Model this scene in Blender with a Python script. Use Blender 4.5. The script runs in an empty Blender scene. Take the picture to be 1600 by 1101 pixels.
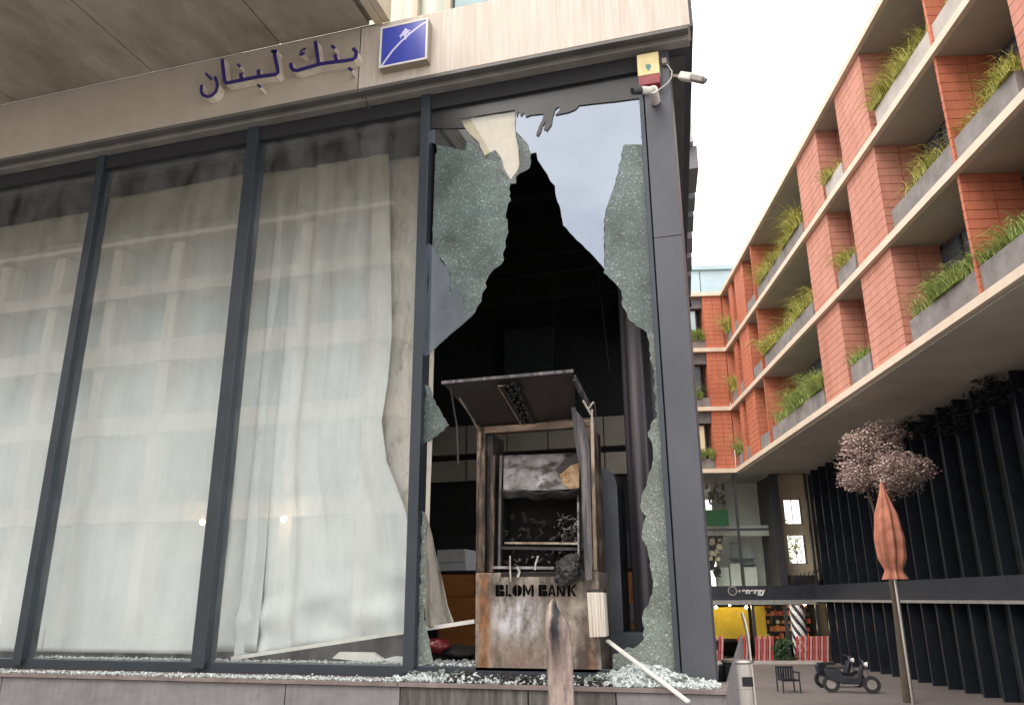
import bpy, bmesh, math, random
from mathutils import Vector, Matrix, noise
R = math.radians
rnd = random.Random(7)
sc = bpy.context.scene
COL = sc.collection

# ------------------------------------------------------------------ camera
F, CX, CY = 1233.0, 800.0, 550.5
PITCH, YAW, ROLL = math.atan(1233 / 3950.0), R(16.1), R(-0.36)
EYE = 1.65
CAM = Vector((0, -5.6, EYE))
hd = Vector((-math.sin(YAW), math.cos(YAW), 0)); up = Vector((0, 0, 1))
fw = hd * math.cos(PITCH) + up * math.sin(PITCH)
rt = hd.cross(up); uu = rt.cross(fw)
cr, sr = math.cos(ROLL), math.sin(ROLL)
r2 = rt * cr + uu * sr; u2 = uu * cr - rt * sr
cam_d = bpy.data.cameras.new('camera'); cam = bpy.data.objects.new('camera', cam_d); COL.objects.link(cam)
cam_d.sensor_width = 36; cam_d.lens = F / 1600 * 36; cam_d.clip_start = 0.05; cam_d.clip_end = 3000
cam.matrix_world = Matrix(((r2.x, u2.x, -fw.x, CAM.x), (r2.y, u2.y, -fw.y, CAM.y), (r2.z, u2.z, -fw.z, CAM.z), (0, 0, 0, 1)))
sc.camera = cam

# ------------------------------------------------------------------ sky, sun, exposure
SUN_EL, SUN_AZ = 48.0, -32.0       # azimuth: degrees from -Y (behind the camera) towards +X
w = bpy.data.worlds.new('World'); sc.world = w; w.use_nodes = True
nt = w.node_tree; nt.nodes.clear()
o_ = nt.nodes.new('ShaderNodeOutputWorld'); bg = nt.nodes.new('ShaderNodeBackground')
sky = nt.nodes.new('ShaderNodeTexSky'); sky.sky_type = 'NISHITA'; sky.sun_disc = False
sky.sun_elevation = R(SUN_EL); sky.sun_rotation = R(180 - SUN_AZ); sky.dust_density = 3; sky.air_density = 1.0
tc = nt.nodes.new('ShaderNodeTexCoord'); mp = nt.nodes.new('ShaderNodeMapping'); mp.inputs['Scale'].default_value = (1.6, 1.6, 3.2); mp.inputs['Location'].default_value = (.35, .2, .1)
ns = nt.nodes.new('ShaderNodeTexNoise'); ns.inputs['Scale'].default_value = 2.9; ns.inputs['Detail'].default_value = 7; ns.inputs['Roughness'].default_value = .55
rp = nt.nodes.new('ShaderNodeValToRGB'); rp.color_ramp.elements[0].position = .40; rp.color_ramp.elements[0].color = (.50, .50, .50, 1); rp.color_ramp.elements[1].position = .58
mx = nt.nodes.new('ShaderNodeMix'); mx.data_type = 'RGBA'
mx.inputs['B'].default_value = (15.6, 14.6, 13.9, 1)
nt.links.new(tc.outputs['Generated'], mp.inputs[0]); nt.links.new(mp.outputs[0], ns.inputs['Vector'])
nt.links.new(ns.outputs['Fac'], rp.inputs[0]); nt.links.new(rp.outputs[0], mx.inputs['Factor'])
nt.links.new(sky.outputs[0], mx.inputs['A']); nt.links.new(mx.outputs['Result'], bg.inputs['Color'])
bg.inputs['Strength'].default_value = 0.112
nt.links.new(bg.outputs[0], o_.inputs[0])
sl = bpy.data.lights.new('sun', 'SUN'); sl.energy = 1.1; sl.angle = R(30); sl.color = (1, .93, .84)
so = bpy.data.objects.new('sun', sl); COL.objects.link(so)
az = R(SUN_AZ); sd = Vector((math.sin(az) * math.cos(R(SUN_EL)), -math.cos(az) * math.cos(R(SUN_EL)), math.sin(R(SUN_EL))))
so.rotation_euler = sd.to_track_quat('Z', 'Y').to_euler(); so.location = (0, -10, 30)
sc.view_settings.view_transform = 'Standard'; sc.view_settings.look = 'None'; sc.view_settings.exposure = 0.6; sc.view_settings.gamma = 1
sc.view_settings.use_curve_mapping = False
sc.cycles.max_bounces = 8; sc.cycles.transparent_max_bounces = 24; sc.cycles.caustics_reflective = False; sc.cycles.caustics_refractive = False

# ------------------------------------------------------------------ survey: a photo point on a plane of the place
def ray(px, py): return fw + r2 * (px - CX) / F - u2 * (py - CY) / F
def at(px, py, y=0.0):
    d = ray(px, py); return CAM + d * ((y - CAM.y) / d.y)
def atz(px, py, z):
    d = ray(px, py); return CAM + d * ((z - CAM.z) / d.z)
def xz(px, py, y=0.0):
    p = at(px, py, y); return (p.x, p.z)

# ------------------------------------------------------------------ materials
def mk(name):
    m = bpy.data.materials.new(name); m.use_nodes = True; n = m.node_tree
    return m, n, n.nodes['Principled BSDF']
def lk(n, a, b): n.links.new(a, b)
def coords(n, scale=(1, 1, 1), rot=(0, 0, 0), kind='Object'):
    t = n.nodes.new('ShaderNodeTexCoord'); p = n.nodes.new('ShaderNodeMapping')
    p.inputs['Scale'].default_value = scale; p.inputs['Rotation'].default_value = rot
    lk(n, t.outputs[kind], p.inputs[0]); return p.outputs[0]
def noi(n, vec, scale, detail=5, rough=.55, dist=0):
    q = n.nodes.new('ShaderNodeTexNoise'); q.inputs['Scale'].default_value = scale; q.inputs['Detail'].default_value = detail
    q.inputs['Roughness'].default_value = rough; q.inputs['Distortion'].default_value = dist; lk(n, vec, q.inputs['Vector']); return q.outputs['Fac']
def ramp(n, fac, stops):
    q = n.nodes.new('ShaderNodeValToRGB'); e = q.color_ramp.elements
    while len(e) < len(stops): e.new(.5)
    for i, (p, c) in enumerate(stops):
        e[i].position = p; e[i].color = (c[0], c[1], c[2], 1) if not isinstance(c, (int, float)) else (c, c, c, 1)
    lk(n, fac, q.inputs[0]); return q.outputs[0]
def mixc(n, fac, a, b, mode='MIX'):
    q = n.nodes.new('ShaderNodeMix'); q.data_type = 'RGBA'; q.blend_type = mode
    for s, v in (('Factor', fac), ('A', a), ('B', b)):
        if isinstance(v, (int, float)): q.inputs[s].default_value = v
        elif isinstance(v, tuple): q.inputs[s].default_value = (v[0], v[1], v[2], 1)
        else: lk(n, v, q.inputs[s])
    return q.outputs['Result']
def bumpn(n, b, h, strength=.3, dist=.01):
    q = n.nodes.new('ShaderNodeBump'); q.inputs['Strength'].default_value = strength; q.inputs['Distance'].default_value = dist
    lk(n, h, q.inputs['Height']); lk(n, q.outputs[0], b.inputs['Normal'])
def plain(name, c, rough=.6, metal=0, var=.18, scale=6, bump=.1, spec=.5, mapping=(1, 1, 1)):
    m, n, b = mk(name); v = coords(n, mapping); f = noi(n, v, scale, 6)
    lo = tuple(x * (1 - var) for x in c); hi = tuple(min(1, x * (1 + var)) for x in c)
    lk(n, ramp(n, f, [(.3, lo), (.7, hi)]), b.inputs['Base Color'])
    b.inputs['Roughness'].default_value = rough; b.inputs['Metallic'].default_value = metal; b.inputs['Specular IOR Level'].default_value = spec
    if bump: bumpn(n, b, noi(n, v, scale * 8, 4), bump, .004)
    return m
def layered(name, stops, scale=3, mapping=(1, 1, 1), stops2=None, scale2=9, map2=(1, 1, 1), amount=.5, rough=.6, metal=0, bump=.2, bdist=.006):
    m, n, b = mk(name); v = coords(n, mapping); f = noi(n, v, scale, 8, .62)
    c = ramp(n, f, stops)
    if stops2:
        v2 = coords(n, map2); f2 = noi(n, v2, scale2, 8, .65)
        c = mixc(n, amount, c, ramp(n, f2, stops2), 'MULTIPLY')
    lk(n, c, b.inputs['Base Color']); b.inputs['Roughness'].default_value = rough; b.inputs['Metallic'].default_value = metal
    bumpn(n, b, noi(n, v, scale * 7, 5), bump, bdist); return m
def emis(name, c, s):
    m, n, b = mk(name); b.inputs['Base Color'].default_value = (*c, 1); b.inputs['Emission Color'].default_value = (*c, 1); b.inputs['Emission Strength'].default_value = s; return m

def glass_mat(name, tint=(.82, .88, .87), refl=.10, k=1.0, dirt=.0, dirtc=(.5, .5, .48), rough=.005, waves=.0, glc=(.93, .96, 1)):
    """architectural glass: tinted straight-through light plus a Fresnel mirror layer and a film of dust"""
    m, n, b = mk(name); n.nodes.remove(b); out = n.nodes['Material Output']
    tr = n.nodes.new('ShaderNodeBsdfTransparent'); tr.inputs[0].default_value = (*tint, 1)
    gl = n.nodes.new('ShaderNodeBsdfGlossy'); gl.inputs['Roughness'].default_value = rough; gl.inputs['Color'].default_value = (*glc, 1)
    fr = n.nodes.new('ShaderNodeFresnel'); fr.inputs[0].default_value = 1.5
    ma = n.nodes.new('ShaderNodeMath'); ma.operation = 'MULTIPLY_ADD'; ma.inputs[1].default_value = k; ma.inputs[2].default_value = refl
    ma.use_clamp = True; lk(n, fr.outputs[0], ma.inputs[0])
    ge = n.nodes.new('ShaderNodeNewGeometry'); iv = n.nodes.new('ShaderNodeMath'); iv.operation = 'SUBTRACT'; iv.inputs[0].default_value = 1; lk(n, ge.outputs['Backfacing'], iv.inputs[1])
    mq = n.nodes.new('ShaderNodeMath'); mq.operation = 'MULTIPLY'; lk(n, ma.outputs[0], mq.inputs[0]); lk(n, iv.outputs[0], mq.inputs[1]); ma = mq
    mxs = n.nodes.new('ShaderNodeMixShader'); lk(n, ma.outputs[0], mxs.inputs[0]); lk(n, tr.outputs[0], mxs.inputs[1]); lk(n, gl.outputs[0], mxs.inputs[2])
    if waves:
        v = coords(n); q = n.nodes.new('ShaderNodeBump'); q.inputs['Strength'].default_value = waves; q.inputs['Distance'].default_value = .02
        lk(n, noi(n, v, 1.3, 2), q.inputs['Height']); lk(n, q.outputs[0], gl.inputs['Normal'])
    res = mxs.outputs[0]
    if dirt:
        v = coords(n, (1, 1, .35)); f = ramp(n, noi(n, v, 5, 8, .7), [(.35, 0.0), (.75, 1.0)])
        df = n.nodes.new('ShaderNodeBsdfDiffuse'); df.inputs[0].default_value = (*dirtc, 1)
        mm = n.nodes.new('ShaderNodeMath'); mm.operation = 'MULTIPLY'; mm.inputs[1].default_value = dirt; lk(n, f, mm.inputs[0])
        m2 = n.nodes.new('ShaderNodeMixShader'); lk(n, mm.outputs[0], m2.inputs[0]); lk(n, res, m2.inputs[1]); lk(n, df.outputs[0], m2.inputs[2]); res = m2.outputs[0]
    lk(n, res, out.inputs[0]); return m

def crackle_mat(name, lo, mid, hi):
    """tempered glass crazed into small cells, still hanging in the frame"""
    m, n, b = mk(name); out = n.nodes['Material Output']
    v = coords(n); vo = n.nodes.new('ShaderNodeTexVoronoi'); vo.inputs['Scale'].default_value = 125; lk(n, v, vo.inputs['Vector'])
    ed = n.nodes.new('ShaderNodeTexVoronoi'); ed.feature = 'DISTANCE_TO_EDGE'; ed.inputs['Scale'].default_value = 125; lk(n, v, ed.inputs['Vector'])
    sx = n.nodes.new('ShaderNodeSeparateColor'); lk(n, vo.outputs['Color'], sx.inputs[0])
    cell = ramp(n, sx.outputs[0], [(0, lo), (.5, mid), (.86, mid), (.97, hi), (1, tuple(min(1, x * 1.5) for x in hi))])  # last stops paint glints into a few bright cells
    big = ramp(n, noi(n, v, 2.6, 6, .6), [(.3, (.62, .60, .58)), (.7, (1.25, 1.3, 1.3))])
    edge = ramp(n, ed.outputs['Distance'], [(0, (1.25, 1.25, 1.25)), (.12, (.95, .95, .95))])
    c = mixc(n, 1.0, mixc(n, 1.0, cell, big, 'MULTIPLY'), edge, 'MULTIPLY')
    lk(n, c, b.inputs['Base Color']); b.inputs['Roughness'].default_value = .28
    e2 = n.nodes.new('ShaderNodeTexVoronoi'); e2.feature = 'DISTANCE_TO_EDGE'; e2.inputs['Scale'].default_value = 7; lk(n, coords(n, (1, 1, .7)), e2.inputs['Vector'])
    c = mixc(n, ramp(n, e2.outputs['Distance'], [(0, .75), (.03, 0.0)]), c, (.42, .47, .46))
    q = n.nodes.new('ShaderNodeBump'); q.inputs['Strength'].default_value = .55; q.inputs['Distance'].default_value = .004
    lk(n, sx.outputs[1], q.inputs['Height']); lk(n, q.outputs[0], b.inputs['Normal'])
    tr = n.nodes.new('ShaderNodeBsdfTransparent'); tr.inputs[0].default_value = (.7, .8, .78, 1)
    ms = n.nodes.new('ShaderNodeMixShader'); lk(n, ramp(n, noi(n, v, 3.4, 7, .65), [(.38, .04), (.72, .42)]), ms.inputs[0])
    lk(n, b.outputs[0], ms.inputs[1]); lk(n, tr.outputs[0], ms.inputs[2]); lk(n, ms.outputs[0], out.inputs[0]); return m

def fabric_mat(name, c, trans=.35, stain=None, stain_lo=.5, stain_hi=.72, sc1=(1.6, 1, .6), top_shade=False):
    m, n, b = mk(name); n.nodes.remove(b); out = n.nodes['Material Output']; v = coords(n, sc1)
    f = noi(n, v, 2.2, 8, .6); lo = tuple(x * .86 for x in c)
    col = ramp(n, f, [(.3, lo), (.65, c)])
    if stain:
        v2 = coords(n, (3, 1, 1.1)); col = mixc(n, ramp(n, noi(n, v2, 1.7, 9, .7, .6), [(stain_lo, 0.0), (stain_hi, 1.0)]), col, stain)
    if top_shade:   # the slab's shade painted into the upper cloth, with an uneven lower limit
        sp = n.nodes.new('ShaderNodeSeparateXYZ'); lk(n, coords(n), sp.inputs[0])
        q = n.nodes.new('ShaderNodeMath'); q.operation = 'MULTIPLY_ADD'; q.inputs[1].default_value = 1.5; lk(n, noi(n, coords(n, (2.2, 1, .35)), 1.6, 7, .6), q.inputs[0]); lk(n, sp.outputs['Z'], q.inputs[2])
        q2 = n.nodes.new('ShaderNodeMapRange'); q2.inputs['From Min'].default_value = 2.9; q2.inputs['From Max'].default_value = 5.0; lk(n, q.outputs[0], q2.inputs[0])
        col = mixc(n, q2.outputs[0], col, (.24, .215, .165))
    d = n.nodes.new('ShaderNodeBsdfDiffuse'); t = n.nodes.new('ShaderNodeBsdfTranslucent'); lk(n, col, d.inputs[0]); lk(n, col, t.inputs[0])
    q = n.nodes.new('ShaderNodeBump'); q.inputs['Strength'].default_value = .25; q.inputs['Distance'].default_value = .02; lk(n, noi(n, coords(n, (6, 1, 1.2)), 2.0, 6), q.inputs['Height']); lk(n, q.outputs[0], d.inputs['Normal'])
    x = n.nodes.new('ShaderNodeMixShader'); x.inputs[0].default_value = trans; lk(n, d.outputs[0], x.inputs[1]); lk(n, t.outputs[0], x.inputs[2]); lk(n, x.outputs[0], out.inputs[0]); return m

def board_mat(name, c, lines, axis_scale, depth=.6, rough=.75):
    m, n, b = mk(name); v = coords(n); f = noi(n, v, 1.2, 7, .6)
    lk(n, ramp(n, f, [(.3, tuple(x * .8 for x in c)), (.7, tuple(x * 1.15 for x in c))]), b.inputs['Base Color']); b.inputs['Roughness'].default_value = rough
    bumpn(n, b, noi(n, v, 30, 4), .2, .01); return m

M = {}
M['stone'] = layered('grey_stone', [(.3, (.17, .165, .175)), (.7, (.27, .262, .27))], 3, (1, 1, 2.2), [(.3, (.7, .7, .7)), (.7, (1, 1, 1))], 7, (5, 1, 1), .8, .55, 0, .08)
M['stone_soot'] = layered('sooted_grey_stone', [(.3, (.09, .083, .08)), (.7, (.21, .2, .195))], 3, (6, 1, .8), [(.35, (.35, .33, .32)), (.65, (1, 1, 1))], 4, (9, 1, .6), 1, .6, 0, .1)
M['ledge'] = layered('red_grey_ledge', [(.3, (.13, .10, .095)), (.7, (.24, .2, .19))], 6, (1, 1, 1), None, rough=.6)
M['fascia'] = layered('cream_travertine', [(.25, (.54, .475, .41)), (.5, (.61, .55, .49)), (.75, (.65, .605, .555))], 2.2, (4.5, 1, .5), [(.3, (.72, .68, .63)), (.62, (1, 1, 1))], 5, (9, 1, .35), .7, .55, 0, .06)
M['fascia_l'] = layered('shaded_cream_travertine', [(.3, (.42, .375, .315)), (.7, (.48, .435, .37))], 2, (1.2, 1, 1.2), [(.3, (.85, .83, .81)), (.65, (1, 1, 1))], 3, (3, 1, 1), .6, .55, 0, .06)  # fascia stone again, with the slab's shade put into the colour
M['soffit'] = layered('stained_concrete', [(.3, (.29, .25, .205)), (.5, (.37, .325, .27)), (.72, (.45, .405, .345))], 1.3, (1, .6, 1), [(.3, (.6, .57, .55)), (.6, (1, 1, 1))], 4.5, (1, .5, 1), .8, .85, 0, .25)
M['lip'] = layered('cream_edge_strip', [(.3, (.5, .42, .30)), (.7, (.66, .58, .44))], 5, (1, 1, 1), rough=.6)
M['frame'] = plain('anthracite_metal', (.040, .052, .066), .36, .25, .14, 3, .03)
M['column'] = layered('slate_metal_panel', [(.3, (.060, .066, .080)), (.7, (.088, .094, .112))], 1.4, (1, 1, .5), [(.35, (.85, .85, .85)), (.6, (1, 1, 1))], 14, (6, 6, .4), .7, .38, .2, .03)
M['trim'] = plain('grey_trim', (.27, .255, .235), .5, .1, .2, 4, .05)
M['trim_dk'] = plain('dark_trim', (.12, .117, .112), .5, .1, .2, 4, .05)
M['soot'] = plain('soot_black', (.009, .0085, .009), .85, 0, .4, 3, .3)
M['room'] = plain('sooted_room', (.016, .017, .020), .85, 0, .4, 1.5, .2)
M['roomband'] = layered('smoke_stained_panel', [(.3, (.27, .25, .21)), (.7, (.38, .345, .29))], 1.5, (1, 1, 1), rough=.6)
M['glass'] = glass_mat('window_glass', (.975, .99, .985), .055, 1.2, .10, (.66, .70, .70), waves=.04)
M['mirror'] = glass_mat('coated_glass', (.40, .44, .46), .29, 1.0, .14, (.50, .52, .55), waves=.12, glc=(.72, .84, 1))
M['crack_g'] = crackle_mat('crazed_green_glass', (.085, .115, .115), (.135, .178, .175), (.30, .35, .345))
M['crack_l'] = crackle_mat('crazed_pale_glass', (.13, .155, .14), (.215, .25, .225), (.42, .46, .42))
M['edge_crumb'] = plain('broken_glass_edge', (.45, .52, .49), .25, 0, .4, 60, .3)
M['dark_glass'] = plain('dark_strip_glass', (.030, .032, .034), .25, 0, .3, 4, .1)
M['curtain'] = fabric_mat('white_blind_fabric', (.88, .92, .93), .15, top_shade=True)
M['curtain_f'] = fabric_mat('fallen_blind_fabric', (.89, .93, .94), .15, (.42, .38, .31), .62, .95, top_shade=True)
M['curtain_s'] = fabric_mat('smoke_stained_fabric', (.80, .745, .67), .1, (.16, .12, .085), .5, .72, top_shade=True)
M['scrap'] = fabric_mat('cream_reflection_scrap', (.78, .68, .52), .1, (.55, .40, .25), .62, .9, (4, 1, 4))
M['white'] = plain('white_plastic', (.72, .71, .68), .4, 0, .1, 9, .05)
M['blue'] = plain('blue_acrylic', (.055, .075, .42), .28, 0, .12, 6, .02)
M['blue_dk'] = plain('deep_blue_letter', (.028, .02, .155), .3, 0, .2, 12, .02)
M['purple_line'] = plain('pale_lilac_line', (.62, .62, .9), .4, 0, .05, 6, 0)
M['return'] = plain('cream_letter_return', (.74, .68, .58), .45, 0, .15, 9, .05)
M['yellow'] = layered('faded_yellow_plastic', [(.3, (.58, .46, .20)), (.7, (.74, .62, .34))], 9, (1, 1, 1), rough=.4)
M['red_lens'] = plain('red_lens', (.24, .035, .045), .25, 0, .3, 14, 0)
M['cam_white'] = plain('camera_housing', (.62, .6, .55), .35, 0, .12, 20, .05)
M['black'] = plain('black_plastic', (.02, .02, .022), .4, 0, .3, 12, .05)
M['steel'] = layered('brushed_steel', [(.3, (.40, .38, .36)), (.7, (.58, .56, .53))], 3, (20, 20, .6), rough=.3, metal=.85, bump=.05)
M['burnt'] = layered('scorched_steel', [(.25, (.12, .085, .06)), (.4, (.30, .22, .15)), (.5, (.42, .36, .28)), (.6, (.30, .27, .25)), (.74, (.62, .59, .57))], 1.5, (2.2, 2, 1.0), [(.36, (.10, .09, .10)), (.47, (.6, .55, .5)), (.6, (1, 1, 1))], 3.2, (5, 3, 1.3), .8, .42, .3, .15)
def cab_mat():
    m, n, b = mk('scorched_cabinet_steel'); v = coords(n); sp = n.nodes.new('ShaderNodeSeparateXYZ'); lk(n, v, sp.inputs[0]); X_, Z_ = sp.outputs['X'], sp.outputs['Z']
    wob = n.nodes.new('ShaderNodeMath'); wob.operation = 'MULTIPLY_ADD'; wob.inputs[1].default_value = .09; lk(n, noi(n, coords(n, (1, 1, .5)), 4, 6, .7), wob.inputs[0]); lk(n, X_, wob.inputs[2]); XW = wob.outputs[0]
    c = ramp(n, noi(n, coords(n, (1.5, 1, 1.1)), 2.6, 10, .7), [(.3, (.17, .135, .11)), (.47, (.29, .245, .20)), (.60, (.43, .385, .33)), (.75, (.58, .545, .49))])
    def mr(src, a, b_, c_, d): return ramp(n, mapr(src), [(a, 0.0), (b_, 1.0), (c_, 1.0), (d, 0.0)])
    def mapr(src):
        q = n.nodes.new('ShaderNodeMapRange'); q.inputs['From Min'].default_value = -.5; q.inputs['From Max'].default_value = .75; lk(n, src, q.inputs[0]); return q.outputs[0]
    f = lambda x: (x + .5) / 1.25
    st = noi(n, coords(n, (9, 6, 3.4)), 1.9, 10, .75)
    mul = lambda a, b_: mixc(n, 1.0, a, b_, 'MULTIPLY')
    pat = mul(mul(mr(XW, f(-.30), f(-.20), f(-.02), f(.12)), mr(Z_, f(.18), f(.34), f(.46), f(.60))), ramp(n, st, [(.40, 0.0), (.56, 1.0)]))
    c = mixc(n, pat, c, (.56, .56, .60))
    pink = mul(mul(mr(XW, f(-.34), f(-.2), f(.0), f(.15)), mr(Z_, f(.0), f(.08), f(.2), f(.34))), ramp(n, st, [(.38, 0.0), (.62, .8)]))
    c = mixc(n, pink, c, (.20, .125, .105))
    rs = mul(mr(XW, f(-.385), f(-.355), f(-.315), f(-.27)), ramp(n, noi(n, coords(n, (2, 1, 1)), 5, 6, .6), [(.30, .35), (.55, 1.0)]))
    c = mixc(n, rs, c, (.34, .135, .035))
    rs2 = mul(mul(mr(XW, f(.38), f(.41), f(.46), f(.5)), mr(Z_, f(-.1), f(.0), f(.25), f(.42))), ramp(n, noi(n, v, 6, 6, .6), [(.35, .2), (.6, 1.0)])); c = mixc(n, rs2, c, (.30, .12, .04))
    top = mul(mr(Z_, f(.47), f(.58), f(.75), f(.75)), ramp(n, noi(n, coords(n, (4, 1, 1.4)), 3, 8, .7), [(.42, 0.0), (.6, .9)])); c = mixc(n, top, c, (.055, .045, .04))
    dk = ramp(n, noi(n, coords(n, (2.6, 1, 1.2)), 1.9, 10, .75), [(.44, 0.0), (.60, .92)]); c = mixc(n, dk, c, (.07, .052, .042))
    lk(n, c, b.inputs['Base Color']); b.inputs['Roughness'].default_value = .42; b.inputs['Metallic'].default_value = .25
    bumpn(n, b, st, .25, .004); return m
M['cab'] = cab_mat()
M['rust'] = layered('rusted_steel', [(.32, (.03, .025, .022)), (.46, (.085, .064, .048)), (.54, (.17, .135, .105)), (.62, (.33, .285, .235)), (.76, (.56, .51, .44))], 2.4, (3, 3, 1.6), [(.40, (.07, .06, .055)), (.5, (.55, .48, .42)), (.6, (1, 1, 1))], 4, (9, 3, 1.2), .9, .5, .3, .2)
M['char'] = layered('charred_metal', [(.3, (.010, .010, .011)), (.55, (.028, .026, .026)), (.75, (.09, .082, .075))], 4, (1.5, 1, 1.5), rough=.5, metal=.3, bump=.6, bdist=.01)
M['char_strip'] = layered('sooty_steel_strip', [(.3, (.025, .024, .028)), (.5, (.075, .07, .078)), (.72, (.22, .2, .2))], 3, (8, 4, .7), rough=.4, metal=.5, bump=.15)
M['melt'] = layered('melted_plastic', [(.3, (.006, .006, .007)), (.6, (.02, .018, .02)), (.8, (.09, .07, .07))], 9, (1, 1, 1), rough=.3, bump=.8, bdist=.01)
M['ash'] = layered('ash_white_metal', [(.30, (.05, .045, .045)), (.40, (.16, .14, .13)), (.50, (.22, .21, .215)), (.72, (.42, .41, .44))], 5, (1.6, 1, 1.3), [(.38, (.12, .08, .06)), (.50, (1, 1, 1))], 7, (1, 1, 1.6), .9, .6, .1, .2)
M['drip'] = plain('grey_melted_metal', (.42, .39, .36), .5, .3, .4, 20, .3)
M['lintel_b'] = layered('smoked_brown_steel', [(.3, (.05, .032, .022)), (.5, (.13, .085, .055)), (.7, (.30, .22, .15))], 3, (1.5, 2, 3), rough=.45, metal=.3, bump=.1)
M['batten'] = plain('sooted_batten', (.024, .024, .028), .7)
M['cutblack'] = plain('cut_black', (.004, .004, .004), .9, 0, .2, 9, 0, 0)
M['tan'] = layered('scorched_tan_board', [(.34, (.05, .03, .015)), (.45, (.24, .14, .06)), (.55, (.40, .27, .15)), (.72, (.52, .40, .27))], 12, (1, 1, 1), rough=.8, bump=.5)
M['wood'] = layered('orange_wood', [(.3, (.42, .15, .035)), (.7, (.60, .24, .065))], 3, (1, 1, 9), rough=.45, bump=.05)
M['cabin'] = plain('grey_white_cabinet', (.72, .73, .77), .5, 0, .1, 3, .02)
M['ribbed'] = layered('pale_ribbed_metal', [(.3, (.40, .34, .28)), (.5, (.66, .60, .53)), (.7, (.78, .74, .68))], 4, (30, 4, .5), rough=.45, metal=.15, bump=.1)
M['crumb'] = plain('glass_crumb', (.50, .555, .55), .15, 0, .75, 140, 0)
M['ashcrumb'] = plain('black_debris', (.025, .024, .024), .8, 0, .5, 60, 0)
M['terra'] = layered('terracotta_panel', [(.3, (.50, .15, .08)), (.7, (.62, .21, .12))], .7, (1, 1, .5), [(.3, (.70, .66, .64)), (.6, (1, 1, 1))], 2.2, (3, 3, .5), .7, .7, 0, .1)
M['terra_joint'] = plain('terracotta_joint', (.52, .165, .095), .9, 0, .1, 5, 0)
M['terra_pale'] = layered('weathered_terracotta', [(.3, (.52, .215, .15)), (.7, (.64, .30, .22))], .7, (1, 1, .5), [(.3, (.74, .70, .68)), (.6, (1, 1, 1))], 2.2, (3, 3, .5), .6, .7, 0, .1)
M['slabedge'] = plain('cream_slab_edge', (.72, .60, .47), .6, 0, .08, 2, .03)
M['slabsof'] = layered('olive_grey_soffit', [(.3, (.42, .385, .32)), (.7, (.54, .50, .42))], .6, (1, 1, 1), rough=.85, bump=.1)
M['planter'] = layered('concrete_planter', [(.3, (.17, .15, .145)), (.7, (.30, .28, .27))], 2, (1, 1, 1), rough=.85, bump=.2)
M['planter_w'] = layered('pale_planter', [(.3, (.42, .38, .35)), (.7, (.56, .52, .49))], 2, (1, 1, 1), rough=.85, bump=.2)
M['soil'] = plain('dark_soil', (.05, .04, .03), .9)
def grass_m(name, a, b_):
    m, n, b = mk(name); g = n.nodes.new('ShaderNodeNewGeometry'); lk(n, ramp(n, g.outputs['Random Per Island'], [(0, a), (1, b_)]), b.inputs['Base Color']); b.inputs['Roughness'].default_value = .6; return m
M['grass_y'] = grass_m('yellow_green_grass', (.26, .28, .045), (.66, .62, .17))
M['grass_g'] = grass_m('green_grass', (.14, .21, .04), (.46, .54, .15))
M['leaf'] = grass_m('shrub_leaf', (.015, .045, .02), (.07, .13, .05))
M['pinkleaf'] = grass_m('dusty_pink_blossom', (.20, .13, .115), (.62, .48, .43))
M['darkleaf'] = grass_m('dark_creeper_leaf', (.008, .009, .012), (.04, .045, .05))
M['bark'] = plain('bark', (.07, .055, .04), .9)
M['winframe'] = plain('dark_window_frame', (.035, .037, .042), .5)
M['bglass'] = glass_mat('shop_glass', (.95, .97, .96), .0, 1.0, .05, (.3, .3, .28))
M['bldglass'] = plain('blue_grey_glass', (.12, .15, .18), .12, .3, .3, .8, 0)
M['pent'] = plain('pale_blue_glazing', (.38, .50, .56), .2, .1, .12, .5, 0)
M['lintel'] = plain('grey_lintel', (.16, .155, .155), .7)
M['blacksteel'] = plain('black_blue_steel', (.018, .022, .032), .4, .2, .3, 3, .05)
M['band'] = plain('charcoal_band', (.030, .034, .045), .45, .1, .2, 3, .03)
M['bandtrim'] = plain('grey_metal_trim', (.28, .28, .27), .5)
M['plaza'] = layered('plaza_paving', [(.3, (.145, .125, .12)), (.7, (.215, .19, .18))], .35, (1, 1, 1), [(.3, (.75, .75, .75)), (.7, (1, 1, 1))], 3, (1, 1, 1), .7, .7, 0, .1)
M['paving'] = layered('grey_pavement', [(.3, (.20, .195, .19)), (.7, (.28, .275, .27))], .6, (1, 1, 1), rough=.8, bump=.15)
M['yellowwall'] = plain('yellow_wall', (.80, .55, .03), .6, 0, .15, 1.5)
M['inwhite'] = plain('pale_interior_wall', (.78, .80, .75), .8, 0, .12, .8)
M['insand'] = plain('sand_interior_wall', (.70, .60, .42), .8, 0, .15, .8)
M['indark'] = plain('dark_interior', (.06, .055, .05), .8)
M['redslat'] = plain('red_slat', (.48, .07, .06), .6, 0, .2, 3)
M['pinkslat'] = plain('pink_slat', (.55, .30, .29), .6, 0, .2, 3)
M['bw_w'] = plain('white_paint', (.75, .75, .74), .5)
M['orange'] = plain('orange_goods', (.80, .25, .07), .6, 0, .4, 6)
M['cream'] = plain('cream_goods', (.85, .75, .55), .6, 0, .3, 6)
M['green'] = plain('green_sign', (.012, .11, .03), .5)
M['salmon'] = plain('salmon_canvas', (.40, .17, .115), .95, 0, .3, 3, .3, .1)
M['lampglow'] = emis('warm_lamp', (1, .78, .45), 70)
M['lampglow2'] = emis('street_lamp_glow', (1, .75, .35), 160)
M['opp_stone'] = layered('beige_facade', [(.3, (.52, .43, .32)), (.7, (.66, .56, .44))], .5, (1, 1, 1), rough=.7, bump=.05)
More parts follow.
